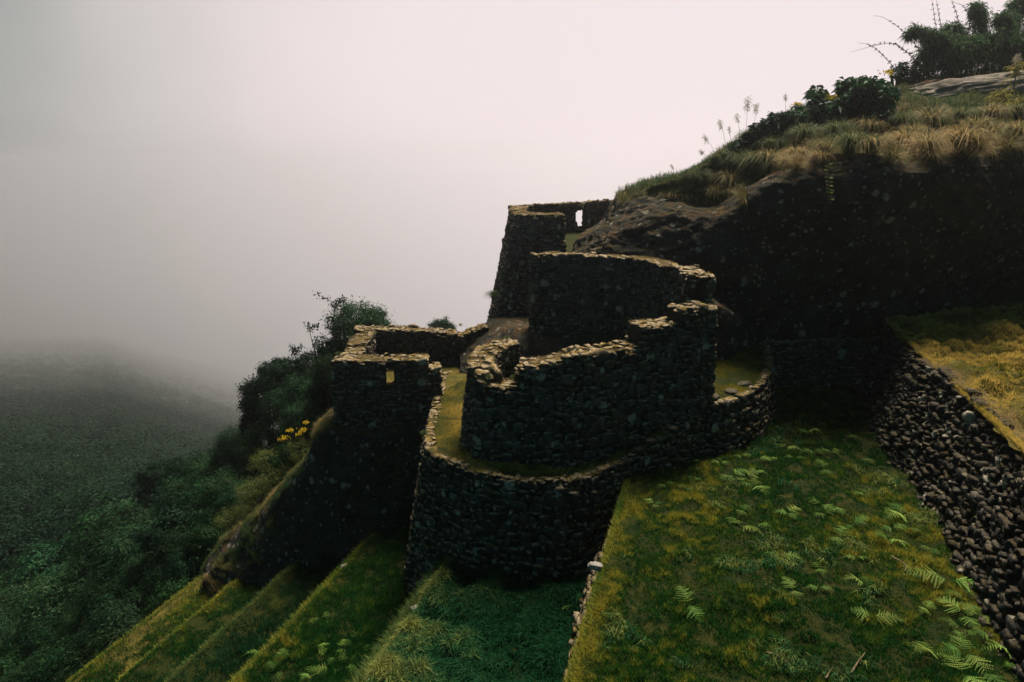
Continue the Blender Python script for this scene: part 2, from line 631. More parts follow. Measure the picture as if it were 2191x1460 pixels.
class Stones:
    def __init__(self):
        self.C, self.R, self.H = [], [], []

    def put(self, c, t, n, b, half):
        self.C.append(c)
        self.R.append((t, n, b))
        self.H.append(half)

    def mesh(self, mb, roundness=0.55, jitter=0.075):
        N = len(self.C)
        if not N:
            return
        C = np.array(self.C)
        R = np.array(self.R)                 # N,3(axis),3
        H = np.array(self.H)
        q = rng.uniform(roundness - 0.18, roundness + 0.18, (N, 1, 1))
        base = CV[None] * (1 - q) * 0.98 + CS[None] * q * 1.12
        base = base + rng.normal(0, jitter, base.shape)
        # one facet or corner knocked off each stone
        for _ in range(4):
            k = rng.normal(size=(N, 3))
            k /= np.linalg.norm(k, axis=1)[:, None]
            d = np.einsum('nvi,ni->nv', base, k) - rng.uniform(0.55, 1.0, (N, 1))
            base = base - np.clip(d, 0, None)[..., None] * k[:, None] * 0.85
        loc = base * H[:, None, :]
        ang = rng.normal(0, 0.16, N)
        ca, sa_ = np.cos(ang)[:, None], np.sin(ang)[:, None]
        lx = loc[..., 0] * ca - loc[..., 2] * sa_
        lz = loc[..., 0] * sa_ + loc[..., 2] * ca
        V = C[:, None] + lx[..., None] * R[:, None, 0] + loc[..., 1][..., None] * R[:, None, 1] + lz[..., None] * R[:, None, 2]
        n = len(CV)
        Fq = (CF[None] + (np.arange(N) * n)[:, None, None]).reshape(-1, 4)
        mb.add(V.reshape(-1, 3), Fq, rnd=np.repeat(rng.random(N), n))


def wall(name, path, ztop, zbot, thick, parent, mat='stone', side=1, batter=0.08, batter_in=0.0, course=0.12, length=(0.09, 0.21),
         openings=(), faces=('out', 'in'), cap=True, cap_h=0.026, prot=0.013, n=160, ends=True, roundness=0.38, smooth=True, cap_lump=0.018, mossy=False):
    """A rubble wall along a plan path (the outer top edge). ztop, zbot: numbers or lists of (fraction, z).
    side=+1: the outer face lies to the right of the path's direction."""
    P = smooth_path(np.asarray(path, float)[:, :2], n) if smooth else None
    if P is None:
        A = np.asarray(path, float)[:, :2]
        L = np.concatenate([[0], np.cumsum(np.linalg.norm(np.diff(A, axis=0), axis=1))])
        ss = np.linspace(0, L[-1], n)
        P = np.stack([np.interp(ss, L, A[:, 0]), np.interp(ss, L, A[:, 1])], 1)
    L = np.concatenate([[0], np.cumsum(np.linalg.norm(np.diff(P, axis=0), axis=1))])
    T = np.gradient(P, axis=0)
    T /= np.linalg.norm(T, axis=1)[:, None]
    Nn = np.stack([T[:, 1], -T[:, 0]], 1) * side

    def fz(v, s):
        if np.ndim(v) == 0:
            return np.full(np.shape(s), float(v)) if np.ndim(s) else float(v)
        v = np.asarray(v, float)
        return np.interp(np.asarray(s) / L[-1], v[:, 0], v[:, 1])

    def pt(s):
        return np.array([np.interp(s, L, P[:, 0]), np.interp(s, L, P[:, 1])])

    def nrm(s):
        v = np.array([np.interp(s, L, Nn[:, 0]), np.interp(s, L, Nn[:, 1])])
        return v / np.linalg.norm(v)
    ops = [(o[0] * L[-1], o[1] * L[-1], o[2], o[3]) for o in openings]
    mb = MB()
    # the core of earth and packing stones
    cut = sorted(set(list(L) + [o[0] for o in ops] + [o[1] for o in ops]))
    ins = 0.05
    for s0, s1 in zip(cut[:-1], cut[1:]):
        if s1 - s0 < 1e-4:
            continue
        sm = 0.5 * (s0 + s1)
        rngs = [None]
        segs = []
        o_hit = [o for o in ops if o[0] - 1e-6 <= sm <= o[1] + 1e-6]
        if o_hit:
            segs = [('bot', o_hit[0][2]), ('top', o_hit[0][3])]
        else:
            segs = [('all', 0)]
        for kind, zz in segs:
            ring = []
            for s in (s0, s1):
                p, q = pt(s), nrm(s)
                zt, zb = fz(ztop, s) - 0.015, fz(zbot, s)
                zh = zz if kind == 'bot' else zt
                zl = zz if kind == 'top' else zb
                full = fz(ztop, s)
                oo = [p + q * (batter * (full - z_) - ins) for z_ in (zl, zh)]
                ii = [p - q * (thick + batter_in * (full - z_) - ins) for z_ in (zl, zh)]
                ring.append([(*oo[0], zl), (*oo[1], zh), (*ii[1], zh), (*ii[0], zl)])
            V = np.array(ring[0] + ring[1])
            F = [[0, 1, 5, 4], [1, 2, 6, 5], [2, 3, 7, 6], [3, 0, 4, 7], [3, 2, 1, 0], [4, 5, 6, 7]]
            mb.add(V, F, rnd=0.0)
    core = mb
    st = Stones()
    zmin = float(np.min(fz(zbot, L)))
    zmax = float(np.max(fz(ztop, L)))
    for fc in faces:
        z = zmin
        while z < zmax:
            ch = course * rng.uniform(0.8, 1.25)
            zc = z + ch / 2
            s = rng.uniform(-0.2, 0.0)
            while s < L[-1]:
                ln = rng.uniform(*length)
                sc = s + ln / 2
                s += ln
                if sc < 0.02 or sc > L[-1] - 0.02:
                    continue
                zt, zb = fz(ztop, sc), fz(zbot, sc)
                if zc > zt - 0.02 or zc < zb:
                    continue
                hit = False
                for o in ops:
                    if o[0] - ln * 0.38 < sc < o[1] + ln * 0.38 and o[2] - ch * .4 < zc < o[3] + ch * .4:
                        hit = True
                if hit:
                    continue
                p, q = pt(sc), nrm(sc)
                t = np.array([-q[1], q[0]])
                if fc == 'out':
                    c2 = p + q * (batter * (zt - zc) - 0.07 + rng.normal(0, prot))
                else:
                    c2 = p - q * (thick + batter_in * (zt - zc) - 0.07 + rng.normal(0, prot))
                if rng.random() < 0.07:
                    st.put((c2[0] + q[0] * .012, c2[1] + q[1] * .012, zc), (*t, 0), (*q, 0), (0, 0, 1), (ln * rng.uniform(0.75, 1.0), 0.10, ch * rng.uniform(0.8, 1.15)))
                st.put((c2[0], c2[1], zc + rng.normal(0, 0.02)), (*t, 0), (*q, 0), (0, 0, 1), (ln * rng.uniform(0.55, 0.66), rng.uniform(0.08, 0.10), ch * rng.uniform(0.52, 0.72)))
            z += ch
    if ends:                                     # stones closing both ends
        for s in (0.0, L[-1]):
            p, q = pt(s), nrm(s)
            t = np.array([-q[1], q[0]])
            z = float(fz(zbot, s))
            while z < float(fz(ztop, s)) - 0.03:
                ch = course * rng.uniform(0.8, 1.25)
                d = 0.0
                while d < thick - 0.03:
                    w = min(rng.uniform(0.14, 0.28), thick - d)
                    zt = float(fz(ztop, s))
                    c2 = p - q * (d + w / 2 - batter * (zt - z) * (1 - d / max(thick, .1)))
                    st.put((c2[0], c2[1], z + ch / 2), (*t, 0), (*q, 0), (0, 0, 1), (0.10, w * 0.55, ch * 0.56))
                    d += w
                z += ch
    if cap or mossy:
        for s in rng.uniform(0, L[-1], int(L[-1] * thick * 2600)):
            p_, q_ = pt(s), nrm(s)
            d = rng.uniform(-0.03, thick + 0.02)
            CAPTOP.append((*(p_ - q_ * d), float(fz(ztop, s)) + 0.005))
    if cap:
        s = 0.0
        while s < L[-1]:
            ln = rng.uniform(0.09, 0.22)
            d = 0.0
            while d < thick - 0.02:
                w = min(rng.uniform(0.09, 0.24), max(thick - d, 0.08))
                sc = min(s + ln / 2 + rng.normal(0, 0.02), L[-1])
                p, q = pt(sc), nrm(sc)
                ra = rng.normal(0, 0.5)
                q0 = q
                q = np.array([q[0] * math.cos(ra) - q[1] * math.sin(ra), q[0] * math.sin(ra) + q[1] * math.cos(ra)])
                t = np.array([-q[1], q[0]])
                c2 = p - q0 * (d + w / 2) + rng.normal(0, 0.012, 2)
                st.put((c2[0], c2[1], fz(ztop, sc) - 0.022 + rng.normal(0, cap_lump)), (*t, 0), (*q, 0), (0, 0, 1), (ln * 0.54, w * 0.56, cap_h * rng.uniform(0.7, 1.5)))
                d += w
            s += ln
    sm = MB()
    st.mesh(sm, roundness)
    V = np.concatenate(core.V + sm.V)
    F1 = np.concatenate(core.Q)
    F2 = np.concatenate(sm.Q) + core.n
    me = mesh_data(name, V, [F1, F2], M['mortar'], {'rnd': np.concatenate(core.A['rnd'] + sm.A['rnd'])})
    me.materials.append(M[mat])
    me.polygons.foreach_set('material_index', np.concatenate([np.zeros(len(F1), np.int32), np.ones(len(F2), np.int32)]))
    sf = np.ones(len(F1) + len(F2), bool)
    sf[:len(F1)] = False
    me.polygons.foreach_set('use_smooth', sf)
    o = bpy.data.objects.new(name, me)
    COL.objects.link(o)
    if parent:
        o.parent = parent
    return o


def P2(*pts):
    return np.array([at(*p[:2], **p[2])[:2] for p in pts])


# --- round room on the ledge (its plan is a D: a curved front, a straight back)
room = thing('ruined_room', 'roofless round-fronted stone room with stepped wall top on the curved ledge', 'ruin')
curve = P2((1108, 736, dict(z=-3.95)), (1080, 727, dict(z=-3.95)), (1022, 748, dict(z=-3.95)), (1002, 774, dict(z=-3.97)), (1022, 800, dict(z=-4.0)), (1048, 818, dict(z=-4.12)),
           (1122, 790, dict(Y=12.0)), (1200, 778, dict(Y=11.93)), (1284, 752, dict(Y=12.12)), (1366, 748, dict(Y=12.5)), (1440, 700, dict(Y=12.75)), (1508, 660, dict(Y=13.0)))
CPTH = smooth_path(curve, 400)
CFW = CPTH[:, 1] * CP + 3.3 * SP
CPX = 1095.5 + F_PX * CPTH[:, 0] / CFW
CFR = np.linspace(0, 1, 400)


def cfr(x):
    k = np.nonzero((CFR > 0.45) & (CPX >= x))[0]
    return float(CFR[k[0]])


fa_, fb_ = cfr(1371), cfr(1453)
wall('curved_wall', curve, [(0, -3.93), (0.2, -3.95), (0.36, -4.0), (0.405, -4.12), (0.42, -4.22), (0.50, -4.22), (0.505, -3.78), (0.56, -3.72), (0.64, -3.55), (fa_, -3.52), (fa_ + 0.002, -3.12), (fb_, -3.12), (fb_ + 0.002, -2.83), (1, -2.83)],
     [(0, -5.8), (0.7, -5.8), (1, -5.2)], 0.52, room, batter=0.10, n=220, cap_lump=0.022)
right = np.array([[4.17, 13.05], [4.22, 13.5], [4.25, 14.2], [4.25, 15.0]])
wall('side_wall', right, [(0, -2.83), (0.28, -2.83), (0.285, -2.28), (1, -2.30)], -5.2, 0.5, room, batter=0.05, n=60, cap_lump=0.018)
back = np.concatenate([np.array([[4.25, 14.75], [4.0, 15.25]]), P2((1388, 553, dict(z=-2.3)), (1302, 546, dict(z=-2.3)), (1200, 540, dict(z=-2.3)), (1140, 541, dict(z=-2.3)))])
wall('back_wall', back, -2.3, -4.6, 0.42, room, batter=0.03, batter_in=0.08, n=120, cap_lump=0.018)

# --- ledge wall below it (a curved bastion)
ledge_px = [(937, 822, -5.7), (925, 870, -5.7), (908, 945, -5.7), (922, 968, -5.7), (960, 988, -5.7), (1050, 1016, -5.7), (1170, 1031, -5.7), (1260, 1017, -5.68), (1340, 984, -5.6), (1392, 953, -5.42), (1440, 917, -5.2), (1500, 874, -4.95), (1560, 862, -4.9), (1625, 828, -4.88)]
LE = np.array([at(x, y, z=z) for x, y, z in ledge_px])
LE = np.concatenate([np.array([[-1.9, 18.0, -5.7]]), LE, np.array([[6.4, 15.4, -4.8], [6.9, 16.9, -4.66]])])
LS = smooth_path(LE, 240)
Lf = np.linspace(0, 1, 240)
ledge = thing('retaining_wall', 'curved stone retaining wall carrying the ledge under the round-fronted room', 'retaining wall')
wall('stone_face', LE, list(zip(Lf, LS[:, 2])), -9.7, 0.16, ledge, mat='stone_dark', batter=0.17, faces=('out',), n=240, course=0.14, ends=False, cap_lump=0.02, cap_h=0.03)


def strip(name, A, B, mat, n=200, m=14, lump=0.03, seed=3):
    """ground between two plan curves with heights"""
    A, B = smooth_path(A, n), smooth_path(B, n)
    t = np.linspace(0, 1, m)[None, :, None]
    V = A[:, None] * (1 - t) + B[:, None] * t
    V[..., 2] += lump * fbm(V.reshape(-1, 3) * [1, 1, 0], 2.0, 3, seed).reshape(V.shape[:2])
    o = obj(name, V.reshape(-1, 3), grid_faces(n, m), mat)
    o['kind'] = 'structure'
    return V


LIN = LE.copy()
cen = np.array([2.0, 15.5])
LIN[:, :2] = LE[:, :2] + (cen - LE[:, :2]) * np.array([[0.55]])
LIN[0, :2] = (1.5, 18.4)
LIN[1, :2] = (1.2, 17.0)
LIN[2, :2] = (1.1, 16.2)
LIN[-1, :2] = (4.2, 18.2)
LIN[-2, :2] = (4.1, 17.2)
LIN[-1, 2] = -4.4
LIN[-2, 2] = -4.4
LIN[-3, 2] = -4.55
LEDGE_V = strip('ledge_ground', LE - np.array([0, 0, 0.03]), LIN, M['soil_green'], 240, 40)

# --- rectangular building on the left
left_b = thing('ruined_building', 'square roofless stone building with small window on the left outcrop', 'ruin')
fw = P2((714, 768, dict(Y=15.5)), (800, 770, dict(Y=15.55)), (918, 771, dict(Y=15.75)), (937, 772, dict(Y=15.8)))
fl = np.linalg.norm(fw[-1] - fw[0])
x0 = at(824, 800, Y=15.6)[0]
x1 = at(842, 800, Y=15.6)[0]
zw0, zw1 = at(833, 826, Y=15.6)[2], at(833, 789, Y=15.6)[2]
fr = lambda x: (x - fw[0, 0]) / (fw[-1, 0] - fw[0, 0])
wall('front_wall', fw, [(0, -4.72), (0.90, -4.76), (0.905, -5.02), (1, -5.02)], -7.3, 0.5, left_b, mat='stone_dark', side=1, batter=0.10, openings=[(fr(x0), fr(x1), zw0, zw1)], n=80, smooth=False, cap_lump=0.018)
sw = P2((768, 706, dict(Y=18.3)), (752, 730, dict(Y=17.2)), (716, 758, dict(Y=15.6)))
wall('side_wall', sw, [(0, -4.62), (0.55, -4.64), (0.6, -4.72), (1, -4.72)], -7.3, 0.5, left_b, mat='stone_dark', side=1, batter=0.06, n=60, cap_lump=0.018)
bw = P2((1035, 712, dict(Y=19.0)), (985, 708, dict(Y=18.9)), (900, 704, dict(Y=18.8)), (768, 702, dict(Y=18.6)))
wall('back_wall', bw, [(0, -4.62), (0.2, -4.85), (0.3, -4.75), (0.7, -4.62), (1, -4.58)], -6.3, 0.5, left_b, mat='stone_dark', side=1, batter=0.05, n=80, cap_lump=0.018)
strip('building_floor', np.array([[-4.6, 15.7, -5.75], [-1.85, 15.9, -5.72]]), np.array([[-4.6, 18.9, -5.7], [-0.4, 18.9, -5.68]]), M['soil_gold'], 40, 40)

# --- upper building with the slit window
up_b = thing('ruined_building', 'tall upper stone building with bright slit window beside the rock dome', 'ruin')
uf = np.concatenate([np.array([[0.05, 24.2], [-0.06, 22.4]]), P2((1100, 462, dict(Y=20.9)), (1112, 464, dict(Y=20.45)), (1150, 463, dict(Y=20.3)), (1204, 463, dict(Y=20.4)))])
wall('front_wall', uf, [(0, -1.5), (1, -1.52)], -6.2, 0.5, up_b, mat='stone', side=1, batter=0.20, n=160, cap_lump=0.02)
ub = P2((1102, 452, dict(Y=23.9)), (1200, 443, dict(Y=25.2)), (1246, 440, dict(Y=25.9)), (1330, 430, dict(Y=27.4)))
ul = np.concatenate([[0], np.cumsum(np.linalg.norm(np.diff(ub, axis=0), axis=1))])
Wx = at(1244, 460, Y=25.9)[:2]
fc_ = (ul[2] - 0.02) / ul[-1]
hw = 0.29 / ul[-1]
wall('back_wall', ub, [(0, -1.5), (1, -1.48)], -3.2, 0.3, up_b, mat='stone', side=1, batter=0.04, openings=[(fc_ - hw, fc_ + hw, at(1244, 485, Y=25.9)[2], at(1244, 449, Y=25.9)[2])], n=120, cap_lump=0.02)
strip('plateau_ground', np.array([[0.3, 20.6, -2.6], [1.5, 20.6, -2.62], [2.1, 19.0, -2.95], [4.5, 18.6, -3.1]]), np.array([[0.3, 26.5, -2.55], [6.5, 28.5, -2.5]]), M['soil_green'], 40, 40)

# --- retaining walls of the terraces
for k, ((a, z), (fa, fz_)) in enumerate(zip(LIPS, FEET)):
    lab = ['long battered stone wall under the lip of the broad fern terrace', 'low stone wall under the lush grass terrace, second from the fern terrace',
           'grassed-over stone wall under the third terrace down, above two narrow steps', 'low mossy wall between the two narrowest grass steps',
           'low mossy wall above the outermost golden terrace', 'outermost stone wall of the terraces, above the dark forest slope'][k]
    t = thing('terrace_wall', lab, 'retaining wall', group='stepped terrace walls')
    s1 = [12.2, 13.2, 17.0, 16.5, 16.5, 16.5][k]
    ss = np.linspace(3.0, s1, 30)
    wob = 0.12 * fbm(np.stack([ss, 0 * ss, 0 * ss], -1), 0.8, 3, int(a * 10) + 90)
    path = np.stack([sa(s, a + w) for s, w in zip(ss, wob)])
    zt = [(f_, z - 0.11 + 0.03 * vnoise(np.array([[f_ * 23, k, 0]]))[0]) for f_ in np.linspace(0, 1, 40)]
    wall('stone_face', path, zt, fz_ - 0.2, 0.22, t, mat='stone_dark', side=-1, batter=(fa - a) / (z - fz_), faces=('out',), course=0.15, ends=False, n=140, cap=False)

t = thing('retaining_wall', 'rough rubble wall of protruding stones right of the fern terrace', 'retaining wall')
ss = np.linspace(3.0, 19.6, 60)
zt4 = [(f_, -4.12 + 0.16 * vnoise(np.array([[f_ * 14, 3.3, 0]]))[0] + 0.06 * vnoise(np.array([[f_ * 50, 7.3, 0]]))[0]) for f_ in np.linspace(0, 1, 120)]
wall('stone_face', np.stack([sa(s, -4.62 + 0.12 * math.sin(s * 0.9)) for s in ss]), zt4, -6.15, 0.35, t, mat='rubble', side=-1, batter=0.36, faces=('out',), course=0.10, length=(0.06, 0.18), prot=0.03, ends=True, n=160, roundness=0.28, cap=False, mossy=True)
t = thing('retaining_wall', 'dark stone wall across the far end of the fern terrace below the cliff', 'retaining wall')
wall('stone_face', P2((1632, 742, dict(Y=16.85)), (1740, 738, dict(Y=17.1)), (1800, 738, dict(Y=17.2)), (1880, 728, dict(Y=17.3))), -4.66, -6.2, 0.4, t, mat='stone_dark', side=1, batter=0.10, faces=('out',), n=80)

# ------------------------------------------------------------------ bedrock


def loft(name, cols, mat, nu=150, nv=110, amp=0.16, seed=1, grass_from=None, ext=None):
    """cols: list of (px_x, [(px_y, Y), ...]) from foot to back; same number of points in each"""
    K = np.array([[at(x, y, Y=Y) for (y, Y) in prof] for x, prof in cols])      # C, P, 3
    K = np.array([smooth_path3(c, nv) for c in K])
    K = np.stack([smooth_param(K[:, j], nu) for j in range(nv)], 1)             # nu, nv, 3
    du = np.gradient(K, axis=0)
    dv = np.gradient(K, axis=1)
    Nn = np.cross(du, dv)
    Nn /= np.linalg.norm(Nn, axis=2)[..., None] + 1e-9
    flat = K.reshape(-1, 3)
    r = 1 - np.abs(fbm(flat, 0.55, 5, seed)) * 1.6
    d = amp * (fbm(flat, 0.9, 5, seed + 3) * 0.9 + r * 0.9 - 0.4) + amp * 0.28 * (0.5 - np.abs(fbm(flat * [1, 1, 1.6], 2.6, 4, seed + 8)) * 1.8)
    V = flat + Nn.reshape(-1, 3) * d[:, None]
    g = np.zeros(len(V))
    if grass_from is not None:
        vv = np.broadcast_to(np.linspace(0, 1, nv)[None], (nu, nv)).ravel()
        gx = np.interp(np.linspace(0, 1, nu), *grass_from)[:, None] * np.ones((1, nv))
        g = np.clip((vv - gx.ravel() + 0.10 * fbm(flat, 1.2, 4, 77)) / 0.06, 0, 1)
    o = obj(name, V, grid_faces(nu, nv), mat, attrs={'grass': g})
    o['kind'] = 'structure'
    return V.reshape(nu, nv, 3), g.reshape(nu, nv)


def smooth_path3(P, n):
    P = np.asarray(P, float)
    Q = np.concatenate([[2 * P[0] - P[1]], P, [2 * P[-1] - P[-2]]])
    o = []
    for i in range(1, len(Q) - 2):
        t = np.linspace(0, 1, 24, endpoint=False)[:, None]
        a, b, c, d = Q[i - 1], Q[i], Q[i + 1], Q[i + 2]
        o.append(0.5 * (2 * b + (c - a) * t + (2 * a - 5 * b + 4 * c - d) * t ** 2 + (3 * b - a - 3 * c + d) * t ** 3))
    o = np.concatenate(o + [P[-1:]])
    s = np.linspace(0, len(o) - 1, n)
    return np.stack([np.interp(s, np.arange(len(o)), o[:, k]) for k in range(3)], 1)


def smooth_param(P, n):
    return smooth_path3(P, n)


CLIFF = [
    (1206, [(700, 17.9), (650, 18.2), (620, 18.6), (600, 19.1), (590, 19.7), (588, 20.3), (590, 21.0), (600, 23)]),
    (1234, [(700, 17.7), (640, 18.0), (590, 18.3), (556, 18.8), (538, 19.4), (534, 20.0), (536, 20.8), (550, 23)]),
    (1262, [(700, 17.6), (620, 17.9), (560, 18.2), (522, 18.7), (506, 19.2), (502, 19.8), (503, 20.6), (515, 23)]),
    (1294, [(705, 17.5), (590, 17.8), (525, 18.2), (496, 18.8), (484, 19.5), (479, 20.2), (477, 20.8), (485, 24)]),
    (1316, [(705, 17.5), (580, 17.8), (515, 18.2), (486, 18.7), (474, 19.3), (450, 20.0), (440, 20.7), (450, 24)]),
    (1390, [(708, 17.4), (560, 17.6), (490, 18.0), (458, 18.6), (448, 19.2), (418, 19.7), (398, 20.3), (408, 24)]),
    (1470, [(712, 17.3), (560, 17.5), (482, 17.9), (452, 18.4), (438, 19.0), (402, 19.5), (381, 20.1), (388, 24)]),
    (1560, [(718, 17.3), (560, 17.1), (474, 17.3), (440, 17.8), (420, 18.8), (370, 19.6), (322, 20.7), (326, 25)]),
    (1660, [(725, 17.3), (560, 16.9), (440, 16.7), (380, 17.1), (350, 18.4), (310, 19.6), (262, 22), (268, 28)]),
    (1780, [(730, 17.4), (560, 16.8), (410, 16.4), (348, 16.8), (326, 18.3), (270, 20.5), (225, 24), (235, 31)]),
    (1900, [(718, 17.7), (560, 16.9), (430, 16.3), (362, 16.6), (332, 18.2), (270, 20.5), (200, 25), (208, 32)]),
    (2050, [(690, 19.4), (600, 18.4), (430, 16.8), (352, 16.8), (312, 18.3), (258, 20.5), (172, 26), (178, 33)]),
    (2191, [(660, 20.4), (570, 19.3), (410, 17.6), (332, 17.6), (292, 18.6), (238, 21), (155, 27), (158, 34)]),
    (2420, [(640, 20.8), (550, 19.5), (380, 18.0), (300, 18.0), (260, 19.0), (200, 21.5), (110, 28), (100, 36)]),
    (2800, [(620, 21.0), (530, 20), (340, 18.5), (260, 18.5), (210, 19.5), (140, 22), (40, 29), (20, 38)]),
]
CLV, CLG = loft('cliff', CLIFF, M['rock'], 420, 220, 0.22, 21,
                grass_from=([0, 0.2, 0.30, 0.38, 0.5, 0.6, 0.8, 1], [2, 2, 0.78, 0.62, 0.50, 0.48, 0.46, 0.46]))
OUT = [
    (440, [(1330, 14.9), (1270, 15.3), (1240, 15.7), (1225, 16.2), (1230, 17.0), (1250, 19)]),
    (480, [(1330, 14.7), (1240, 15.1), (1190, 15.5), (1162, 16.0), (1158, 16.8), (1190, 19)]),
    (560, [(1320, 14.5), (1210, 14.9), (1130, 15.4), (1092, 15.9), (1090, 16.8), (1120, 19)]),
    (650, [(1310, 14.4), (1160, 14.8), (1050, 15.2), (998, 15.6), (994, 16.6), (1020, 19)]),
    (690, [(1300, 14.3), (1130, 14.7), (985, 15.1), (922, 15.4), (905, 16.5), (905, 19)]),
    (760, [(1290, 14.3), (1110, 14.7), (975, 15.1), (915, 15.4), (880, 16.5), (870, 19)]),
    (880, [(1240, 14.5), (1090, 14.9), (975, 15.3), (905, 15.6), (850, 16.7), (820, 19)]),
    (960, [(1180, 15.2), (1070, 15.6), (975, 16.0), (905, 16.4), (850, 17.2), (815, 19)]),
]
OV, OG = loft('rock_outcrop', OUT, M['rock'], 130, 70, 0.14, 51)
# bedrock under the upper building and inside the round room
BED = [
    (985, [(800, 17.6), (775, 17.9), (752, 18.6), (740, 19.6), (750, 21.5)]),
    (1010, [(800, 17.4), (760, 17.9), (730, 18.7), (718, 19.6), (725, 21.5)]),
    (1045, [(800, 17.0), (750, 17.4), (712, 18.4), (695, 19.4), (690, 21.0)]),
    (1090, [(810, 16.6), (760, 16.9), (712, 17.6), (690, 18.6), (675, 20.6)]),
    (1140, [(840, 15.9), (775, 16.2), (728, 16.7), (705, 17.4), (680, 20.0)]),
    (1230, [(870, 15.4), (800, 15.7), (745, 16.1), (720, 16.7), (700, 18.8)]),
    (1340, [(870, 14.9), (800, 15.2), (750, 15.6), (720, 16.2), (700, 18.4)]),
    (1460, [(870, 14.2), (800, 14.7), (750, 15.2), (720, 15.9), (690, 18.2)]),
]
BV, BG = loft('bedrock', BED, M['rock'], 110, 60, 0.12, 61)
# low shelf of rock and turf at the foot of the cliff
SHELF = [(x, [(y + 110, Y - 0.1), (y + 45, Y - 0.06), (y + 8, Y), (y, Y + 0.2), (y - 7, Y + 1.0), (y - 10, Y + 2.2)]) for x, y, Y in
         ((1500, 640, 15.4), (1560, 668, 15.8), (1640, 716, 17.3), (1760, 730, 17.8), (1860, 704, 18.0), (1960, 664, 18.9), (2100, 630, 19.9), (2300, 604, 20.8))]
SV, SG = loft('rock_shelf', SHELF, M['rock'], 150, 50, 0.10, 71)

# ------------------------------------------------------------------ grass


def project(V):
    V = np.asarray(V, float)
    fw = V[..., 1] * CP - V[..., 2] * SP
    up = V[..., 1] * SP + V[..., 2] * CP
    return 1095.5 + F_PX * V[..., 0] / fw, 730 - F_PX * up / fw


def in_view(V, mx=140):
    x, y = project(V)
    return (x > -mx) & (x < 2191 + mx) & (y > -mx) & (y < 1460 + mx)


def blades(mb, P, h, w, tint, lean=0.5, up=None, two=False, dirv=None):
    """grass blades rooted at P: one triangle each, or bent ones of two pieces"""
    N = len(P)
    az = rng.uniform(0, 2 * math.pi, N)
    out_ = np.stack([np.cos(az), np.sin(az), np.zeros(N)], 1)
    if dirv is not None:
        out_ = out_ * 0.7 + np.asarray(dirv)
        out_ /= np.linalg.norm(out_, axis=1)[:, None]
    upv = np.array([[0, 0, 1.0]]) if up is None else np.asarray(up)
    le = rng.uniform(0.1, 1.0, N)[:, None] * lean
    side = np.cross(out_, upv + 0 * out_)
    az2 = rng.uniform(-0.9, 0.9, N)[:, None]
    side = side * np.cos(az2) + out_ * np.sin(az2)
    side /= np.linalg.norm(side, axis=1)[:, None] + 1e-9
    h = np.broadcast_to(h, (N,))[:, None]
    w = np.broadcast_to(w, (N,))[:, None]
    rnd = rng.random(N)
    if not two:
        tip = P + h * (upv * (1 - 0.3 * le) + out_ * le)
        V = np.stack([P - side * w * 0.5, P + side * w * 0.5, tip], 1).reshape(-1, 3)
        F = np.arange(3 * N).reshape(N, 3)
        mb.add(V, F, rnd=np.repeat(rnd, 3), tint=np.repeat(tint, 3))
    else:
        mid = P + h * 0.6 * (upv * 1.0 + out_ * le * 0.45)
        tip = P + h * (upv * (1.0 - 0.75 * le) + out_ * le * 1.05)
        V = np.stack([P - side * w * 0.5, P + side * w * 0.5, mid + side * w * 0.4, mid - side * w * 0.4, tip], 1).reshape(-1, 3)
        b = (np.arange(N) * 5)[:, None]
        mb.add(V, b + np.array([[0, 1, 2, 3]]), rnd=np.repeat(rnd, 5), tint=np.repeat(tint, 5))
        mb.T.append(b + np.array([[3, 2, 4]]) + mb.n - 5 * N)


def near_first(s, a, z, n, f0, f1):
    """keep more samples close by than far away"""
    d = np.hypot(s, z)
    return rng.random(len(s)) < np.clip((f0 / d) ** f1, 0.05, 1)


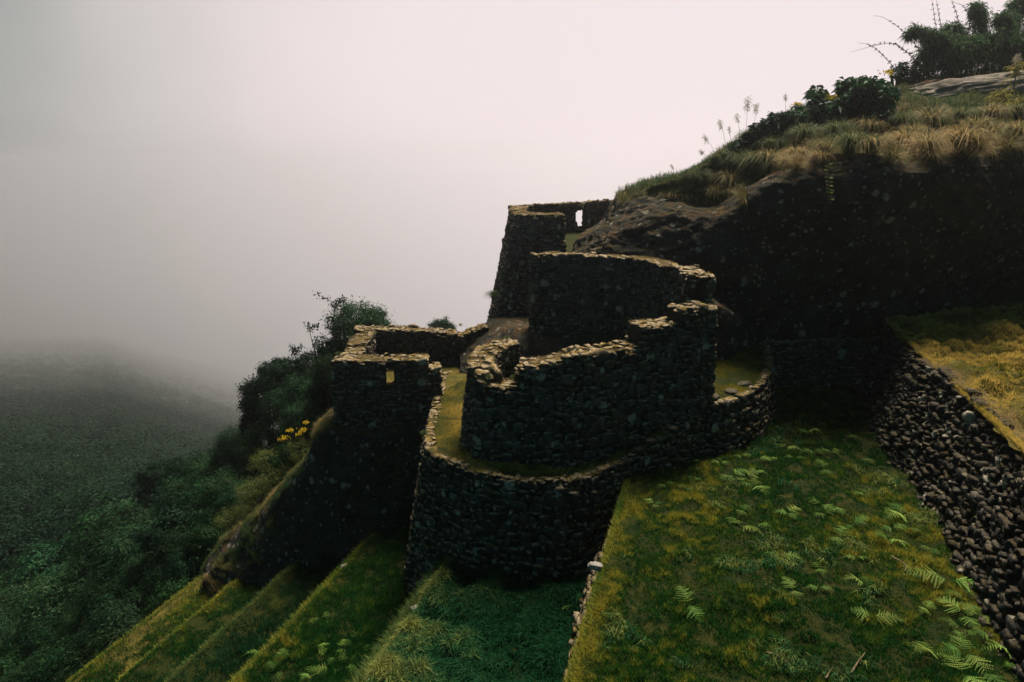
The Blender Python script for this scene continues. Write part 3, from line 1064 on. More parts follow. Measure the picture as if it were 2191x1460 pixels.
def terrace_grass(idx, n, h, w, mat, label, tint_bias=0.0, gold_lip=0.6, lean=0.6, two=False, clump=3.0, srange=None, pw=1.6, name='grass', thr=None):
    a0, z0, a1, z1, s0, s1, lump = TERR[idx]
    if srange:
        s0, s1 = srange
    S = s0 + (s1 - s0) * rng.random(n) ** 1.0
    A = rng.uniform(min(a0, a1), max(a0, a1), n)
    Z = terrace_z(S, A, a0, z0, a1, z1, lump)
    P = np.concatenate([S[:, None] * DV + A[:, None] * NV, Z[:, None]], 1)
    k = in_view(P, 900 if idx == 6 else 140) & near_first(S, A, Z, n, 8.5, pw)
    S, A, P = S[k], A[k], P[k]
    q = np.stack([S, A, 0 * S], 1)
    c1 = fbm(q, clump, 3, 201 + idx)
    c2 = fbm(q, 0.55, 3, 301 + idx)
    c3 = fbm(q, clump * 3, 2, 401 + idx)
    keep = rng.random(len(S)) < np.clip(0.95 + 0.6 * c1 + 0.5 * c3, 0.12, 1)
    if thr is not None:
        keep = (c1 + 0.4 * c3 > thr) & (A < a1 - 0.25)
    S, A, P, c1, c2, c3 = S[keep], A[keep], P[keep], c1[keep], c2[keep], c3[keep]
    lip = np.exp(-np.abs(A - a1) / 0.20) * 1.25
    lip[A < a1 - 1.2] = 0
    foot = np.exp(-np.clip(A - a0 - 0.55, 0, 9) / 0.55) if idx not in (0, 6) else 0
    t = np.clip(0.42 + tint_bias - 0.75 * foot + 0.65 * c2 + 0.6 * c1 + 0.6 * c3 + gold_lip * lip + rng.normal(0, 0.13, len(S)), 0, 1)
    hh = h * np.clip(0.85 + 0.8 * c1 + 0.4 * c3, 0.35, 2.0) * rng.uniform(0.6, 1.3, len(S)) * (1 - 0.35 * lip)
    mb = MB()
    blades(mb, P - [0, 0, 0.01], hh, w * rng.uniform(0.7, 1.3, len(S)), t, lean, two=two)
    # lip overhang: tufts hanging over the edge
    m = int(len(S) * 0.05)
    Ss = rng.uniform(s0, s1, m)
    Pz = np.concatenate([Ss[:, None] * DV + (a1 + rng.uniform(-0.04, 0.06, m))[:, None] * NV, np.full((m, 1), z1) - rng.uniform(-0.02, 0.05, m)[:, None]], 1)
    if True:
        Pz = Pz[in_view(Pz)]
        tl = np.clip(0.72 + 0.35 * fbm(Pz, 1.2, 3, 77) + rng.normal(0, 0.12, len(Pz)), 0, 1)
        blades(mb, Pz, h * rng.uniform(0.6, 1.3, len(Pz)), w, tl, 1.1, dirv=[*NV, -0.1])
    o = mb.build(name, mat)
    return tag(o, label, 'grass', kind='stuff')


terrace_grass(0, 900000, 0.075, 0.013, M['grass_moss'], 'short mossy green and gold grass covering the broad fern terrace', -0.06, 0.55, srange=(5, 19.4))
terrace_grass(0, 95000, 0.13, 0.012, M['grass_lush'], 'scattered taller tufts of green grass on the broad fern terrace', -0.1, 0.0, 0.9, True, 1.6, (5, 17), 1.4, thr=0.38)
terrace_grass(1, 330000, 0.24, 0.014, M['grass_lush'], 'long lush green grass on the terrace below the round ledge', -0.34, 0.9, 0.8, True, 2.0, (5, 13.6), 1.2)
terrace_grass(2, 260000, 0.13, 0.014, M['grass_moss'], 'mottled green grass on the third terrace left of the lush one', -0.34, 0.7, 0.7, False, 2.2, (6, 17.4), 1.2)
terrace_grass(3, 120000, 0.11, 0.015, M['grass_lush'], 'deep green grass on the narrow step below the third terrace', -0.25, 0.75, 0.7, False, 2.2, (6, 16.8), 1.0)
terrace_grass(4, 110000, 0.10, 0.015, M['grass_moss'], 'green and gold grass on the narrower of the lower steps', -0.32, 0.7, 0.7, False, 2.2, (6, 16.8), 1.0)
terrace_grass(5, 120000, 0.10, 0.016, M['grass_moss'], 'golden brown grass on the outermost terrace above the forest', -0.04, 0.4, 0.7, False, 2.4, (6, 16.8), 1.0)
terrace_grass(6, 620000, 0.075, 0.014, M['grass_gold'], 'golden moss and grass on the upper terrace behind the rubble wall', 0.30, 0.2, 0.7, False, 1.6, (8, 22.0), 0.3)


def sheet_grass(V, n, h, w, mat, label, keep=None, tint=0.5, lean=0.6, two=False, amp=0.8, seed=5, nrm_up=0.0, name='grass'):
    """blades over a surface grid V (nu, nv, 3)"""
    A, B, C = V[:-1, :-1], V[1:, :-1], V[:-1, 1:]
    ar = np.linalg.norm(np.cross(B - A, C - A), axis=2)
    if keep is not None:
        ar = ar * keep[:-1, :-1]
    p = (ar / ar.sum()).ravel()
    k = rng.choice(len(p), n, p=p)
    i, j = np.unravel_index(k, ar.shape)
    u, v = rng.random((2, n, 1))
    D = V[1:, 1:]
    P = (V[i, j] * (1 - u) * (1 - v) + V[i + 1, j] * u * (1 - v) + V[i, j + 1] * (1 - u) * v + V[i + 1, j + 1] * u * v)
    nn = np.cross(B - A, C - A)[i, j]
    nn /= np.linalg.norm(nn, axis=1)[:, None] + 1e-9
    nn *= np.sign(nn[:, 2:3] + 1e-6)
    kk = in_view(P)
    P, nn = P[kk], nn[kk]
    c1, c2 = fbm(P, 2.4, 3, seed), fbm(P, 0.6, 3, seed + 50)
    q = rng.random(len(P)) < np.clip(0.8 + 0.8 * c1, 0.08, 1)
    P, nn, c1, c2 = P[q], nn[q], c1[q], c2[q]
    t = np.clip((tint(P) if callable(tint) else tint) + amp * c2 + 0.4 * c1 + rng.normal(0, 0.14, len(P)), 0, 1)
    mb = MB()
    upv = nn * nrm_up + np.array([[0, 0, 1 - nrm_up]])
    blades(mb, P - nn * 0.01, h * np.clip(0.8 + c1, 0.3, 2) * rng.uniform(0.6, 1.3, len(P)), w, t, lean, up=upv, two=two)
    return tag(mb.build(name, mat), label, 'grass', kind='stuff')


sheet_grass(LEDGE_V, 200000, 0.05, 0.011, M['grass_gold'], 'short golden grass on the ledge around the round-fronted room', tint=lambda P: np.interp(P[:, 0], [1.0, 3.2], [0.75, 0.12]), amp=0.45)  # tint drops to the right: the path's shade is put into the grass colour
CT = np.array(CAPTOP)
ct = fbm(CT, 2.2, 3, 15)
CT, ct = CT[(ct > 0.0) & in_view(CT)], ct[(ct > 0.0) & in_view(CT)]
mb = MB()
blades(mb, CT, 0.045 * np.clip(0.8 + ct, 0.4, 1.8) * rng.uniform(0.5, 1.4, len(CT)), 0.010, np.clip(0.66 + 0.6 * fbm(CT, 1.3, 3, 16) + 0.16 + rng.normal(0, 0.15, len(CT)), 0, 1), 1.0)
tag(mb.build('moss', M['dry_moss']), 'brown and golden moss growing along the tops of the ruined walls', 'moss', kind='stuff')
straw = lambda P: 0.20 + 0.50 * np.exp(-((project(P)[1] - np.interp(project(P)[0], [1400, 1560, 1660, 1780, 1900, 2050, 2191], [450, 420, 352, 322, 318, 305, 290])) / 30.0) ** 2)
sheet_grass(CLV, 150000, 0.24, 0.013, M['grass_straw'], 'long green and straw coloured grass covering the hillside above the cliff', keep=CLG > 0.55, tint=straw, lean=1.0, two=True, amp=0.85, nrm_up=0.35)
CLUP = np.gradient(CLV, axis=0), np.gradient(CLV, axis=1)
cn = np.cross(CLUP[0], CLUP[1])
cn /= np.linalg.norm(cn, axis=2)[..., None] + 1e-9
ledge_k = (np.abs(cn[..., 2]) > 0.62) & (CLG < 0.5)
sheet_grass(CLV, 26000, 0.06, 0.010, M['grass_straw'], 'sparse rusty moss and grass on the ledges of the cliff', keep=ledge_k & (fbm(CLV, 1.5, 3, 5) > 0.05), tint=0.72, nrm_up=0.4)


on = np.cross(np.gradient(OV, axis=0), np.gradient(OV, axis=1))
on /= np.linalg.norm(on, axis=2)[..., None] + 1e-9
sheet_grass(OV, 130000, 0.15, 0.012, M['grass_straw'], 'rusty dry grass and moss along the top edge of the dark outcrop', keep=(np.abs(on[..., 2]) > 0.45) & (fbm(OV, 1.2, 3, 6) > -0.35), tint=0.35, nrm_up=0.4)


def nearest_on(V, x, y):
    X, Y = project(V)
    d = (X - x) ** 2 + (Y - y) ** 2 + 3.0 * V[..., 1] ** 2
    i = np.unravel_index(np.argmin(d), d.shape)
    return V[i]


def on_terrace(idx, x, y):
    a0, z0, a1, z1, s0, s1, lump = TERR[idx]
    P = at(x, y, z=(z0 + z1) / 2)
    for _ in range(3):
        s, a = P[:2] @ DV, P[:2] @ NV
        P = at(x, y, z=float(terrace_z(np.array(s), np.array(a), a0, z0, a1, z1, lump)))
    return P


def leaf_quads(mb, C, D, size, width, droop=0.25, nrm=None):
    """diamond leaves: base C, direction D (unit)"""
    N = len(C)
    ref = rng.normal(size=(N, 3)) if nrm is None else nrm
    S = np.cross(D, ref)
    S /= np.linalg.norm(S, axis=1)[:, None] + 1e-9
    size = np.broadcast_to(size, (N,))[:, None]
    width = np.broadcast_to(width, (N,))[:, None]
    mid = C + D * size * 0.45
    tip = C + D * size + np.array([[0, 0, -1.0]]) * size * droop
    V = np.stack([C, mid + S * width * 0.5, tip, mid - S * width * 0.5], 1).reshape(-1, 3)
    mb.add(V, (np.arange(N) * 4)[:, None] + np.array([[0, 1, 2, 3]]), rnd=np.repeat(rng.random(N), 4))


def unit(v):
    return v / (np.linalg.norm(v, axis=-1, keepdims=True) + 1e-9)


# grass tussocks along the cliff edge: things one can count
def tussock_proto(h, n, tint, w=0.014):
    r = np.abs(rng.normal(0, 0.09, n))
    az = rng.uniform(0, 2 * math.pi, n)
    P = np.stack([r * np.cos(az), r * np.sin(az), 0 * r], 1)
    mb = MB()
    N = n
    out_ = np.stack([np.cos(az), np.sin(az), 0 * az], 1)
    le = rng.uniform(0.2, 1.0, N)[:, None]
    L = h * rng.uniform(0.6, 1.2, N)[:, None]
    side = np.stack([-np.sin(az), np.cos(az), 0 * az], 1)
    p1 = P + L * 0.45 * (np.array([[0, 0, 1.0]]) + out_ * le * 0.5)
    p2 = P + L * 0.8 * (np.array([[0, 0, 1.0]]) * (1 - 0.35 * le) + out_ * le * 0.9)
    p3 = P + L * (np.array([[0, 0, 1.0]]) * (1 - 1.1 * le ** 1.5) + out_ * le * 1.15)
    V = np.stack([P - side * w / 2, P + side * w / 2, p1 + side * w / 2, p1 - side * w / 2, p2 + side * w * .35, p2 - side * w * .35, p3], 1).reshape(-1, 3)
    b = (np.arange(N) * 7)[:, None]
    t = np.repeat(np.clip(tint + rng.normal(0, 0.2, N), 0, 1), 7)
    rn = np.repeat(rng.random(N), 7)
    mb.add(V, b + np.array([[0, 1, 2, 3]]), rnd=rn, tint=t)
    mb.Q.append(b + np.array([[3, 2, 4, 5]]))
    mb.T.append(b + np.array([[5, 4, 6]]))
    return mb


TUS = [(1640, 352, .55, .8, 'straw tussock at the cliff lip near the start of the bare rock'), (1700, 340, .5, .85, None), (1760, 330, .5, .75, None), (1815, 325, .75, .35, 'large green tussock on the cliff lip'),
       (1870, 322, .6, .8, None), (1930, 318, .7, .85, None), (1985, 322, .7, .9, None), (2050, 315, .8, .95, 'bright straw tussock spilling over the dark cliff at the right'), (2110, 305, .7, .8, None), (2170, 300, .7, .6, None),
       (1560, 400, .6, .55, 'shaggy tussock hanging over the rusty mossy ledge'), (1595, 370, .75, .45, None), (1625, 365, .7, .35, None), (1530, 420, .45, .7, None), (1500, 385, .4, .45, None), (1575, 345, .5, .35, None),
       (1650, 320, .5, .3, None), (1720, 300, .6, .4, None), (1790, 290, .6, .25, None), (1850, 285, .6, .5, None), (1920, 275, .65, .45, None), (1990, 265, .65, .6, None), (2050, 262, .6, .3, None), (2120, 255, .6, .5, None), (2180, 250, .6, .3, None),
       (1540, 345, .45, .2, None), (1600, 305, .5, .15, None), (1490, 378, .35, .25, None), (1950, 300, .6, .7, None), (2085, 285, .6, .75, None), (1750, 345, .4, .9, None), (1680, 352, .4, .9, None), (2075, 328, .60, .95, 'long straw grass draped furthest down the dark cliff at the right'), (1585, 432, .5, .6, 'shaggy grass draped over the rusty mossy ledge'), (1900, 340, .5, .8, 'dry grass draped over the cliff lip below the broad-leaved shrub'), (1990, 338, .48, .85, 'straw grass draped over the cliff lip beside the longest one'), (1700, 358, .4, .9, 'short dry grass draped over the cliff lip near the hanging sprig'), (2150, 318, .5, .7, 'dry grass draped over the cliff at the right border')]
protos = {}
gi = 0
for (x, y, h, t, lab) in TUS:
    key = round(t * 3) / 3
    if key not in protos:
        protos[key] = tussock_proto(1.0, 420, min(max(key, .1), .9), 0.020).build('grass_tussock', M['grass_straw'])
        o = protos[key]
    else:
        o = protos[key].copy()
        COL.objects.link(o)
    p = nearest_on(CLV, x, y)
    o.location = p - np.array([0, 0, 0.03])
    o.rotation_euler = (rng.normal(0.6 if lab and 'drap' in lab else 0.18, 0.1), rng.normal(0, 0.15), rng.uniform(-0.5, 0.5))
    o.scale = (h * 1.1, h * 1.1, h)
    kind_ = 'green' if t < 0.4 else ('mixed green and straw' if t < 0.7 else 'dry straw')
    place = 'on the lip of the cliff' if y > 312 and x > 1620 else ('on the grassy slope between the cliff and the boulder' if x > 1620 else 'near the crest left of the broad-leaved shrub')
    tag(o, lab or '%s grass tussock %s' % (kind_, place), 'grass tussock', 'grass tussocks above the cliff')


# ------------------------------------------------------------------ ferns
def frond(mb, base, az, L, arch=0.35, rise=0.6):
    d = np.array([math.cos(az), math.sin(az), 0])
    sd = np.array([-math.sin(az), math.cos(az), 0])
    n = 15
    t = np.linspace(0, 1, n + 3)
    R = base + L * (t[:, None] * d + (rise * t - (rise + arch * 0.4) * t ** 2)[:, None] * np.array([0, 0, 1.0]))
    mb.tube(R, np.linspace(0.008, 0.002, n + 3) * 1.0, 4, rnd=0.3)
    rn = rng.random()
    for i in range(2, n + 2):
        u = (i - 2) / (n - 1)
        pl = L * 0.46 * (1 - u) * rng.uniform(0.75, 1.12) * min(1.0, 0.75 + u * 4) + 0.012
        for s_ in (-1, 1):
            dv = sd * s_ * 0.93 + d * rng.uniform(0.25, 0.6) + np.array([0, 0, rng.uniform(-0.35, 0.08)])
            dv = dv / np.linalg.norm(dv)
            k = max(3, int(6 * (1 - u) + 2))
            q = np.linspace(0, 1, k + 1)[:-1]
            C = R[i] + dv * (q * pl)[:, None]
            nrm = np.cross(dv, np.array([0, 0, 1.0]))
            nrm /= np.linalg.norm(nrm)
            wl = pl * 0.09 * (1 - q * 0.8) + 0.003
            for ss_ in (-1, 1):
                tipv = C + nrm * ss_ * wl[:, None] + dv * (pl * 0.13)
                V = np.stack([C, C + dv * pl / k * 0.95, tipv], 1).reshape(-1, 3)
                mb.add(V, np.arange(3 * k).reshape(k, 3), rnd=np.clip(rn * 0.6 + 0.4 * rng.random() - 0.05, 0, 1))


def fern_proto(nf):
    t = thing('fern', 'x', 'fern')
    a0 = rng.uniform(0, 6.28)
    for i in range(nf):
        mb = MB()
        frond(mb, np.array([0, 0, 0.0]), a0 + i * 6.28 / nf + rng.normal(0, 0.4), rng.uniform(0.75, 1.1), rng.uniform(0.2, 0.6), rng.uniform(0.55, 1.1))
        mb.build('frond', M['fern'], t)
    return t


c8 = [(495, 180), (630, 150), (590, 195), (905, 10), (855, 45), (935, 50), (990, 60), (1105, 50), (815, 135), (880, 145), (915, 190), (950, 250), (745, 295), (865, 305), (440, 275), (470, 300), (1200, 25), (1420, 55), (1230, 275), (1300, 285),
      (1420, 220), (1250, 320), (1075, 315), (850, 375), (930, 370), (1110, 350), (1385, 370), (1320, 430), (1570, 390), (1540, 440), (1690, 390), (1720, 470), (1750, 515), (1400, 525), (1220, 580), (1100, 680), (1220, 670), (600, 750),
      (1470, 810), (1730, 770), (1840, 640), (1890, 700), (1890, 865), (1980, 800), (1900, 800), (1760, 990), (2060, 960), (1900, 980), (2090, 1040), (1990, 1070), (1900, 1080), (1440, 660), (1040, 530), (1620, 330), (1670, 600), (2130, 920), (2030, 900), (2150, 1000)]
c7 = [(600, 1030), (530, 1100), (615, 1090), (725, 1070), (780, 1110), (940, 1140), (1050, 1140), (1160, 1040), (825, 1175), (690, 1185), (510, 1165), (220, 1200), (390, 1200), (235, 1300), (545, 1290), (600, 1250), (1230, 1180), (70, 1330), (665, 855), (900, 1020), (980, 970), (1000, 1240), (960, 780), (820, 830)]
pts = [(1200 + x * .4523, 960 + y * .4523) for x, y in c8] + [(1400 + x * .361, 560 + y * .361) for x, y in c7]
fern_pts = []
for q in pts:
    if all((q[0] - r[0]) ** 2 + (q[1] - r[1]) ** 2 > 22 ** 2 for r in fern_pts):
        fern_pts.append(q)
c5 = [(2000, 1200), (1790, 1240), (1730, 1310), (1700, 1380), (1960, 1280), (2080, 1290), (2170, 1180), (2150, 1320), (1900, 1390), (1980, 1400), (1610, 1265), (2040, 1370), (2100, 1230), (2130, 1400), (1880, 1080), (2010, 1060), (2230, 1260), (2200, 1380)]
fern_c = [(x * .347, 960 + y * .347) for x, y in c5]
fern_b = [(1245, 1272), (1238, 1245), (1205, 1300), (1060, 1222), (1150, 1265), (1010, 1310), (1185, 1235), (1100, 1330), (960, 1345)]
FP = [fern_proto(k) for k in (1, 2, 3, 2)]
used = [False] * 4


def put_fern(p, sc, lab, grp):
    k = int(rng.integers(0, 4))
    rz = rng.uniform(0, 6.28)
    if not used[k]:
        used[k] = True
        o = FP[k]
        o.location, o.rotation_euler, o.scale = p, (0, 0, rz), (sc, sc, sc)
        o['label'], o['group'] = lab, grp
    else:
        dup(FP[k], p, rz, sc, lab, grp, rng.normal(0, 0.14), rng.normal(0, 0.14))


for (x, y) in fern_pts:
    big = x > 1990 and y > 1200
    sc = rng.choice([0.24, 0.30, 0.37, 0.45]) * rng.uniform(0.9, 1.1) * (1.15 if big else 1.0)
    if (x, y) == fern_pts[0]:
        lab = 'small fern nearest the bare lip at the upper left of the fern patch'
    elif x > 1985 and 1220 < y < 1290:
        lab = 'large arching bracken fern against the foot of the rubble wall'
        sc *= 1.25
    elif x > 1985:
        lab = 'bracken fern in the shaded corner beside the rubble wall'
    elif y < 1010:
        lab = 'dim fern in the shade at the far end of the broad terrace'
    elif y < 1130:
        lab = 'pale green fern in the sunlit moss at the upper middle of the broad terrace'
    elif x < 1560:
        lab = 'lone small fern in the mossy grass near the terrace lip'
    else:
        lab = 'fern scattered in the mossy grass at the middle of the broad terrace'
    put_fern(on_terrace(0, x, y) + [0, 0, 0.03], sc, lab, 'ferns on the broad terrace')
for (x, y) in fern_c:
    put_fern(on_terrace(2, x, y), rng.uniform(0.28, 0.42), 'bright fern in the dense patch at the bottom of the third terrace', 'ferns on the third terrace')
for (x, y) in fern_b:
    put_fern(on_terrace(1, x, y), rng.uniform(0.28, 0.42), 'dark fern in the lush grass under the terrace wall', 'ferns in the lush grass')


# ------------------------------------------------------------------ shrubs and trees
def shrub_proto(R, H, nclump, nleaf, lsize, mat, name='shrub', trunk=True, spread=0.22, flat=0.8, asp=0.5):
    """trunk with limbs, and a crown of leaf clumps with gaps; base at the origin"""
    t = thing(name, 'x', 'shrub')
    C = []
    while len(C) < nclump:
        p = rng.uniform(-1, 1, 3)
        r = np.linalg.norm(p)
        if 0.35 < r < 1 and p[2] > -0.55 and rng.random() < r:
            C.append(p)
    C = np.array(C)
    lump = 1 + 0.28 * fbm(C, 1.3, 2, int(rng.integers(1e6)))
    C = C * lump[:, None] * [R, R, H * 0.5] + [0, 0, H * 0.55]
    tm = MB()
    for i in range(min(nclump, 16)):
        b = np.array([rng.normal(0, 0.05), rng.normal(0, 0.05), -0.3])
        m = C[i] * [0.4, 0.4, 0.55] + rng.normal(0, 0.05, 3)
        tm.tube(smooth_path3(np.array([b, m, C[i]]), 7), np.linspace(0.05, 0.010, 7) * R, 5)
    tm.build('trunk', M['bark'], t)
    k = rng.integers(0, nclump, nleaf)
    off = rng.normal(0, 1, (nleaf, 3))
    off = unit(off) * (np.abs(rng.normal(0, 1, (nleaf, 1))) ** 0.6)
    P = C[k] + off * spread * R * np.array([1, 1, flat])
    out_ = unit(unit(off) * 0.8 + unit(C[k] - [0, 0, H * 0.35]) * 0.8 + rng.normal(0, 0.28, (nleaf, 3)))
    D = unit(np.cross(out_, rng.normal(size=(nleaf, 3))) + out_ * 0.25)
    mb = MB()
    leaf_quads(mb, P, D, lsize * rng.uniform(0.6, 1.4, nleaf), lsize * asp * rng.uniform(0.7, 1.2, nleaf), 0.15, out_)
    mb.build('crown', mat, t)
    return t


def put(proto, first, p, sc, lab, grp, rz=None):
    rz = rng.uniform(0, 6.28) if rz is None else rz
    if first:
        o = proto
        o.location, o.rotation_euler = p, (0, 0, rz)
        o.scale = (sc, sc, sc) if np.ndim(sc) == 0 else sc
        o['label'] = lab
        if grp:
            o['group'] = grp
        return o
    return dup(proto, p, rz, sc, lab, grp)


SH = {'dark': [shrub_proto(1.0, 1.7, 60, 9500, 0.105, M['leaf_dark'], spread=0.24) for _ in range(2)],
      'mid': [shrub_proto(1.0, 1.6, 64, 7500, 0.11, M['leaf_mid'], spread=0.25) for _ in range(2)],
      'fine': [shrub_proto(1.0, 1.7, 70, 8500, 0.13, M['bamboo'], spread=0.28, asp=0.24) for _ in range(2)],
      'pale': [shrub_proto(1.0, 1.4, 46, 4200, 0.10, M['leaf_pale'], spread=0.28, asp=0.24)]}
seen = set()


def shrub(kind, x, y, Y, Rp, lab, grp=None, hs=1.0, z=None):
    """crown centred near photo pixel (x, y) at distance Y, half-width Rp photo pixels"""
    L = SH[kind]
    k = int(rng.integers(0, len(L)))
    p = at(x, y, Y=Y)
    R = Rp / F_PX * Y * 1.15
    p = p - np.array([0, 0, R * 0.9 * hs])
    put(L[k], (kind, k) not in seen, p, (R, R, R * hs), lab, grp)
    seen.add((kind, k))


G1 = 'shrubs on the ridge left of the ruins'
for a_ in [('fine', 770, 715, 21.5, 62, 'bushy green shrub rising behind the square building', 1.0), ('mid', 726, 760, 21, 42, 'small leafy shrub between the slender trees and the square building', 1.1), ('dark', 800, 690, 23, 30, 'small twiggy bush at the right of the shrub behind the square building', 1.0),
           ('dark', 620, 812, 25, 48, 'dark rounded tree crown at the top of the left ridge', 1.0), ('dark', 668, 800, 24, 42, 'brownish shrub beside the wall of the square building', 1.1), ('dark', 562, 850, 26, 46, 'dark domed tree leaning out over the misty valley', 1.15), ('dark', 590, 800, 26, 34, 'highest dark crown at the edge of the left ridge', 1.0), ('dark', 548, 905, 26, 32, 'low dark bush under the domed tree at the ridge edge', 1.0),
           ('fine', 660, 870, 22.5, 55, 'feathery green bamboo shrub against the square building', 1.2), ('fine', 608, 885, 23.5, 48, 'feathery green shrub in the middle of the ridge', 1.1), ('mid', 560, 955, 24, 50, 'green shrub below the domed tree', 1.0), ('fine', 500, 965, 26, 46, 'green shrub at the misty edge above the lone dark tree', 1.0), ('mid', 445, 1010, 27.5, 46, 'rounded green shrub right of the lone dark tree', 1.0),
           ('mid', 692, 850, 20.5, 34, 'leafy shrub pressed against the left wall of the square building', 1.2), ('fine', 700, 800, 20, 30, 'upright shrub at the upper corner of the square building', 1.3), ('fine', 645, 900, 19.5, 40, 'green shrub between the tower wall and the feathery bamboo', 1.0), ('dark', 690, 905, 19.2, 26, 'dark low shrub where the tower wall meets the rock', 1.0), ('mid', 620, 985, 20, 40, 'green shrub behind the yellow-flowering one', 1.0), ('dark', 345, 1040, 30, 50, 'lone dark rounded tree standing out against the mist', 1.2), ('dark', 400, 1010, 30, 36, 'dark bush beside the lone rounded tree', 1.0), ('mid', 520, 1030, 23, 48, 'green shrub on the slope below the ridge', 0.9), ('fine', 420, 1080, 25, 55, 'green shrub in front of the lone dark tree', 0.9),
           ('pale', 640, 960, 18.6, 36, 'yellow-flowering pale green shrub by the rock edge', 1.0), ('pale', 600, 1020, 18.4, 42, 'sunlit pale shrub against the dark outcrop', 0.9), ('pale', 545, 1050, 18.6, 40, 'pale green shrub lower along the outcrop edge', 0.9), ('pale', 500, 1105, 18.4, 36, 'lowest pale shrub at the tip of the outcrop', 0.8), ('mid', 452, 1130, 19.5, 45, 'green shrub at the foot of the outcrop tip', 0.8), ('fine', 660, 925, 19.5, 30, 'small shrub above the yellow-flowering one', 1.0), ('pale', 575, 985, 20.5, 36, 'thin pale shrub among the green ones', 0.9), ('fine', 480, 1060, 21, 48, 'dark green shrub between the pale shrubs and the lone tree', 0.9)]:
    shrub(a_[0], *a_[1:5], a_[5], G1, hs=a_[6])
shrub('mid', 948, 702, 26, 24, 'small green bush showing over the back wall of the square building', None)
# yellow flower heads on the flowering shrub
ys = [o for o in bpy.data.objects if o.get('label', '').startswith('yellow-flowering')][0]


def flower_head(parent, x, y, Y, r, n=60):
    mb = MB()
    P = at(x, y, Y=Y) + rng.normal(0, 1, (n, 3)) * r / F_PX * Y * [0.6, 0.6, 0.22]
    leaf_quads(mb, P, unit(rng.normal(0, 0.5, (n, 3)) + [0, 0, 0.8]), 0.05, 0.045, 0)
    f = mb.build('flower_head', M['flower'], parent)
    bpy.context.view_layer.update()
    f.matrix_parent_inverse = parent.matrix_world.inverted()


for q in ((606, 939, 18.0, 11), (622, 922, 18.0, 6), (648, 922, 18.0, 7), (655, 905, 18.0, 5), (640, 930, 18.0, 5), (690, 900, 18.0, 5)):
    flower_head(ys, *q)

# shrub cover of the near slope: each one its own object
n = 0
tries = 0
placed = []
while n < 290 and tries < 14000:
    tries += 1
    x, y = rng.uniform(-60, 560), rng.uniform(1060, 1480)
    # walk along the ray to the ground
    Ys = np.linspace(12, 75, 260)
    d = at(x, y, Y=1.0)
    R_ = d[None] * Ys[:, None]
    g = terrain_z(R_[:, 0], R_[:, 1])
    hit = np.nonzero(R_[:, 2] < g)[0]
    if not len(hit):
        continue
    p = R_[hit[0]]
    s_, a_ = p[:2] @ DV, p[:2] @ NV
    if (s_ < 17.5 and a_ < 14.6) or p[1] > 70:
        continue
    R = rng.choice([0.5, 0.75, 1.0, 1.35]) * rng.uniform(0.85, 1.15) * (0.75 + p[1] / 45)
    if any(np.linalg.norm(p - q) < 0.56 * (R + r) for q, r in placed):
        continue
    placed.append((p, R))
    kind = rng.choice(['mid', 'fine', 'dark', 'fine', 'mid'])
    L = SH[kind]
    k = int(rng.integers(0, len(L)))
    lab = {'mid': 'leafy green shrub in the dense cover of the slope below the terraces', 'fine': 'feathery bamboo-like shrub in the dense cover of the slope', 'dark': 'dark shrub in the dense cover of the slope below the terraces'}[kind]
    put(L[k], False, p - np.array([0, 0, 0.45 * R]), (R, R, R * rng.uniform(0.7, 1.15)), lab, 'shrubs covering the slope')
    n += 1

# undergrowth between them, and the far forest that fades into the mist
mb = MB()
N = 150000
ang = rng.uniform(-1.0, 0.05, N)
dist = 16 + 50 * rng.random(N) ** 1.3
X, Y = dist * np.sin(ang), dist * np.cos(ang)
s_, a_ = X * DV[0] + Y * DV[1], X * NV[0] + Y * NV[1]
k = ~((s_ < 17.3) & (a_ < 14.0)) & ((a_ > 10) | (Y > 20)) & (X < -4.5)
X, Y = X[k], Y[k]
P = np.stack([X, Y, terrain_z(X, Y) + rng.random(len(X)) ** 2 * 0.7], 1)
P = P[in_view(P)]
leaf_quads(mb, P, unit(rng.normal(0, 0.6, P.shape) + [0, 0, 0.5]), rng.uniform(0.06, 0.18, len(P)), rng.uniform(0.015, 0.045, len(P)))
tag(mb.build('undergrowth', M['leaf_mid']), 'low tangled undergrowth between the shrubs of the slope', 'undergrowth', kind='stuff')
mb = MB()
N = 7500
ang = rng.uniform(-0.85, -0.2, N)
dist = 45 * np.exp(rng.random(N) * math.log(1900 / 45))
X, Y = dist * np.sin(ang), dist * np.cos(ang)
Z = terrain_z(X, Y)
C = np.stack([X, Y, Z], 1)
k = in_view(C, 200)
C, dist = C[k], dist[k]
for c, d in zip(C, dist):
    R = rng.uniform(1.2, 2.8) * (0.8 + min(d, 300) / 250)
    m = 900 if d < 90 else (420 if d < 150 else (300 if d < 400 else 120))
    v = unit(rng.normal(size=(m, 3)))
    v[:, 2] = np.abs(v[:, 2]) * rng.uniform(0.6, 1.3)
    P = c + v * R * (0.75 + 0.4 * rng.random((m, 1)) + 0.3 * fbm(v, 1.4, 2, int(d * 7))[:, None])
    D = unit(np.cross(v, rng.normal(size=(m, 3))))
    leaf_quads(mb, P, D, R * (0.09 if m > 800 else 0.15 if m > 400 else 0.13 if m > 200 else 0.24) * rng.uniform(0.6, 1.3, m), R * (0.06 if m > 800 else 0.09 if m > 200 else 0.16), 0.2, unit(v + rng.normal(0, 0.3, (m, 3))))
tag(mb.build('forest', M['leaf_dark']), 'far forest on the valley side fading into the mist', 'forest', kind='stuff')


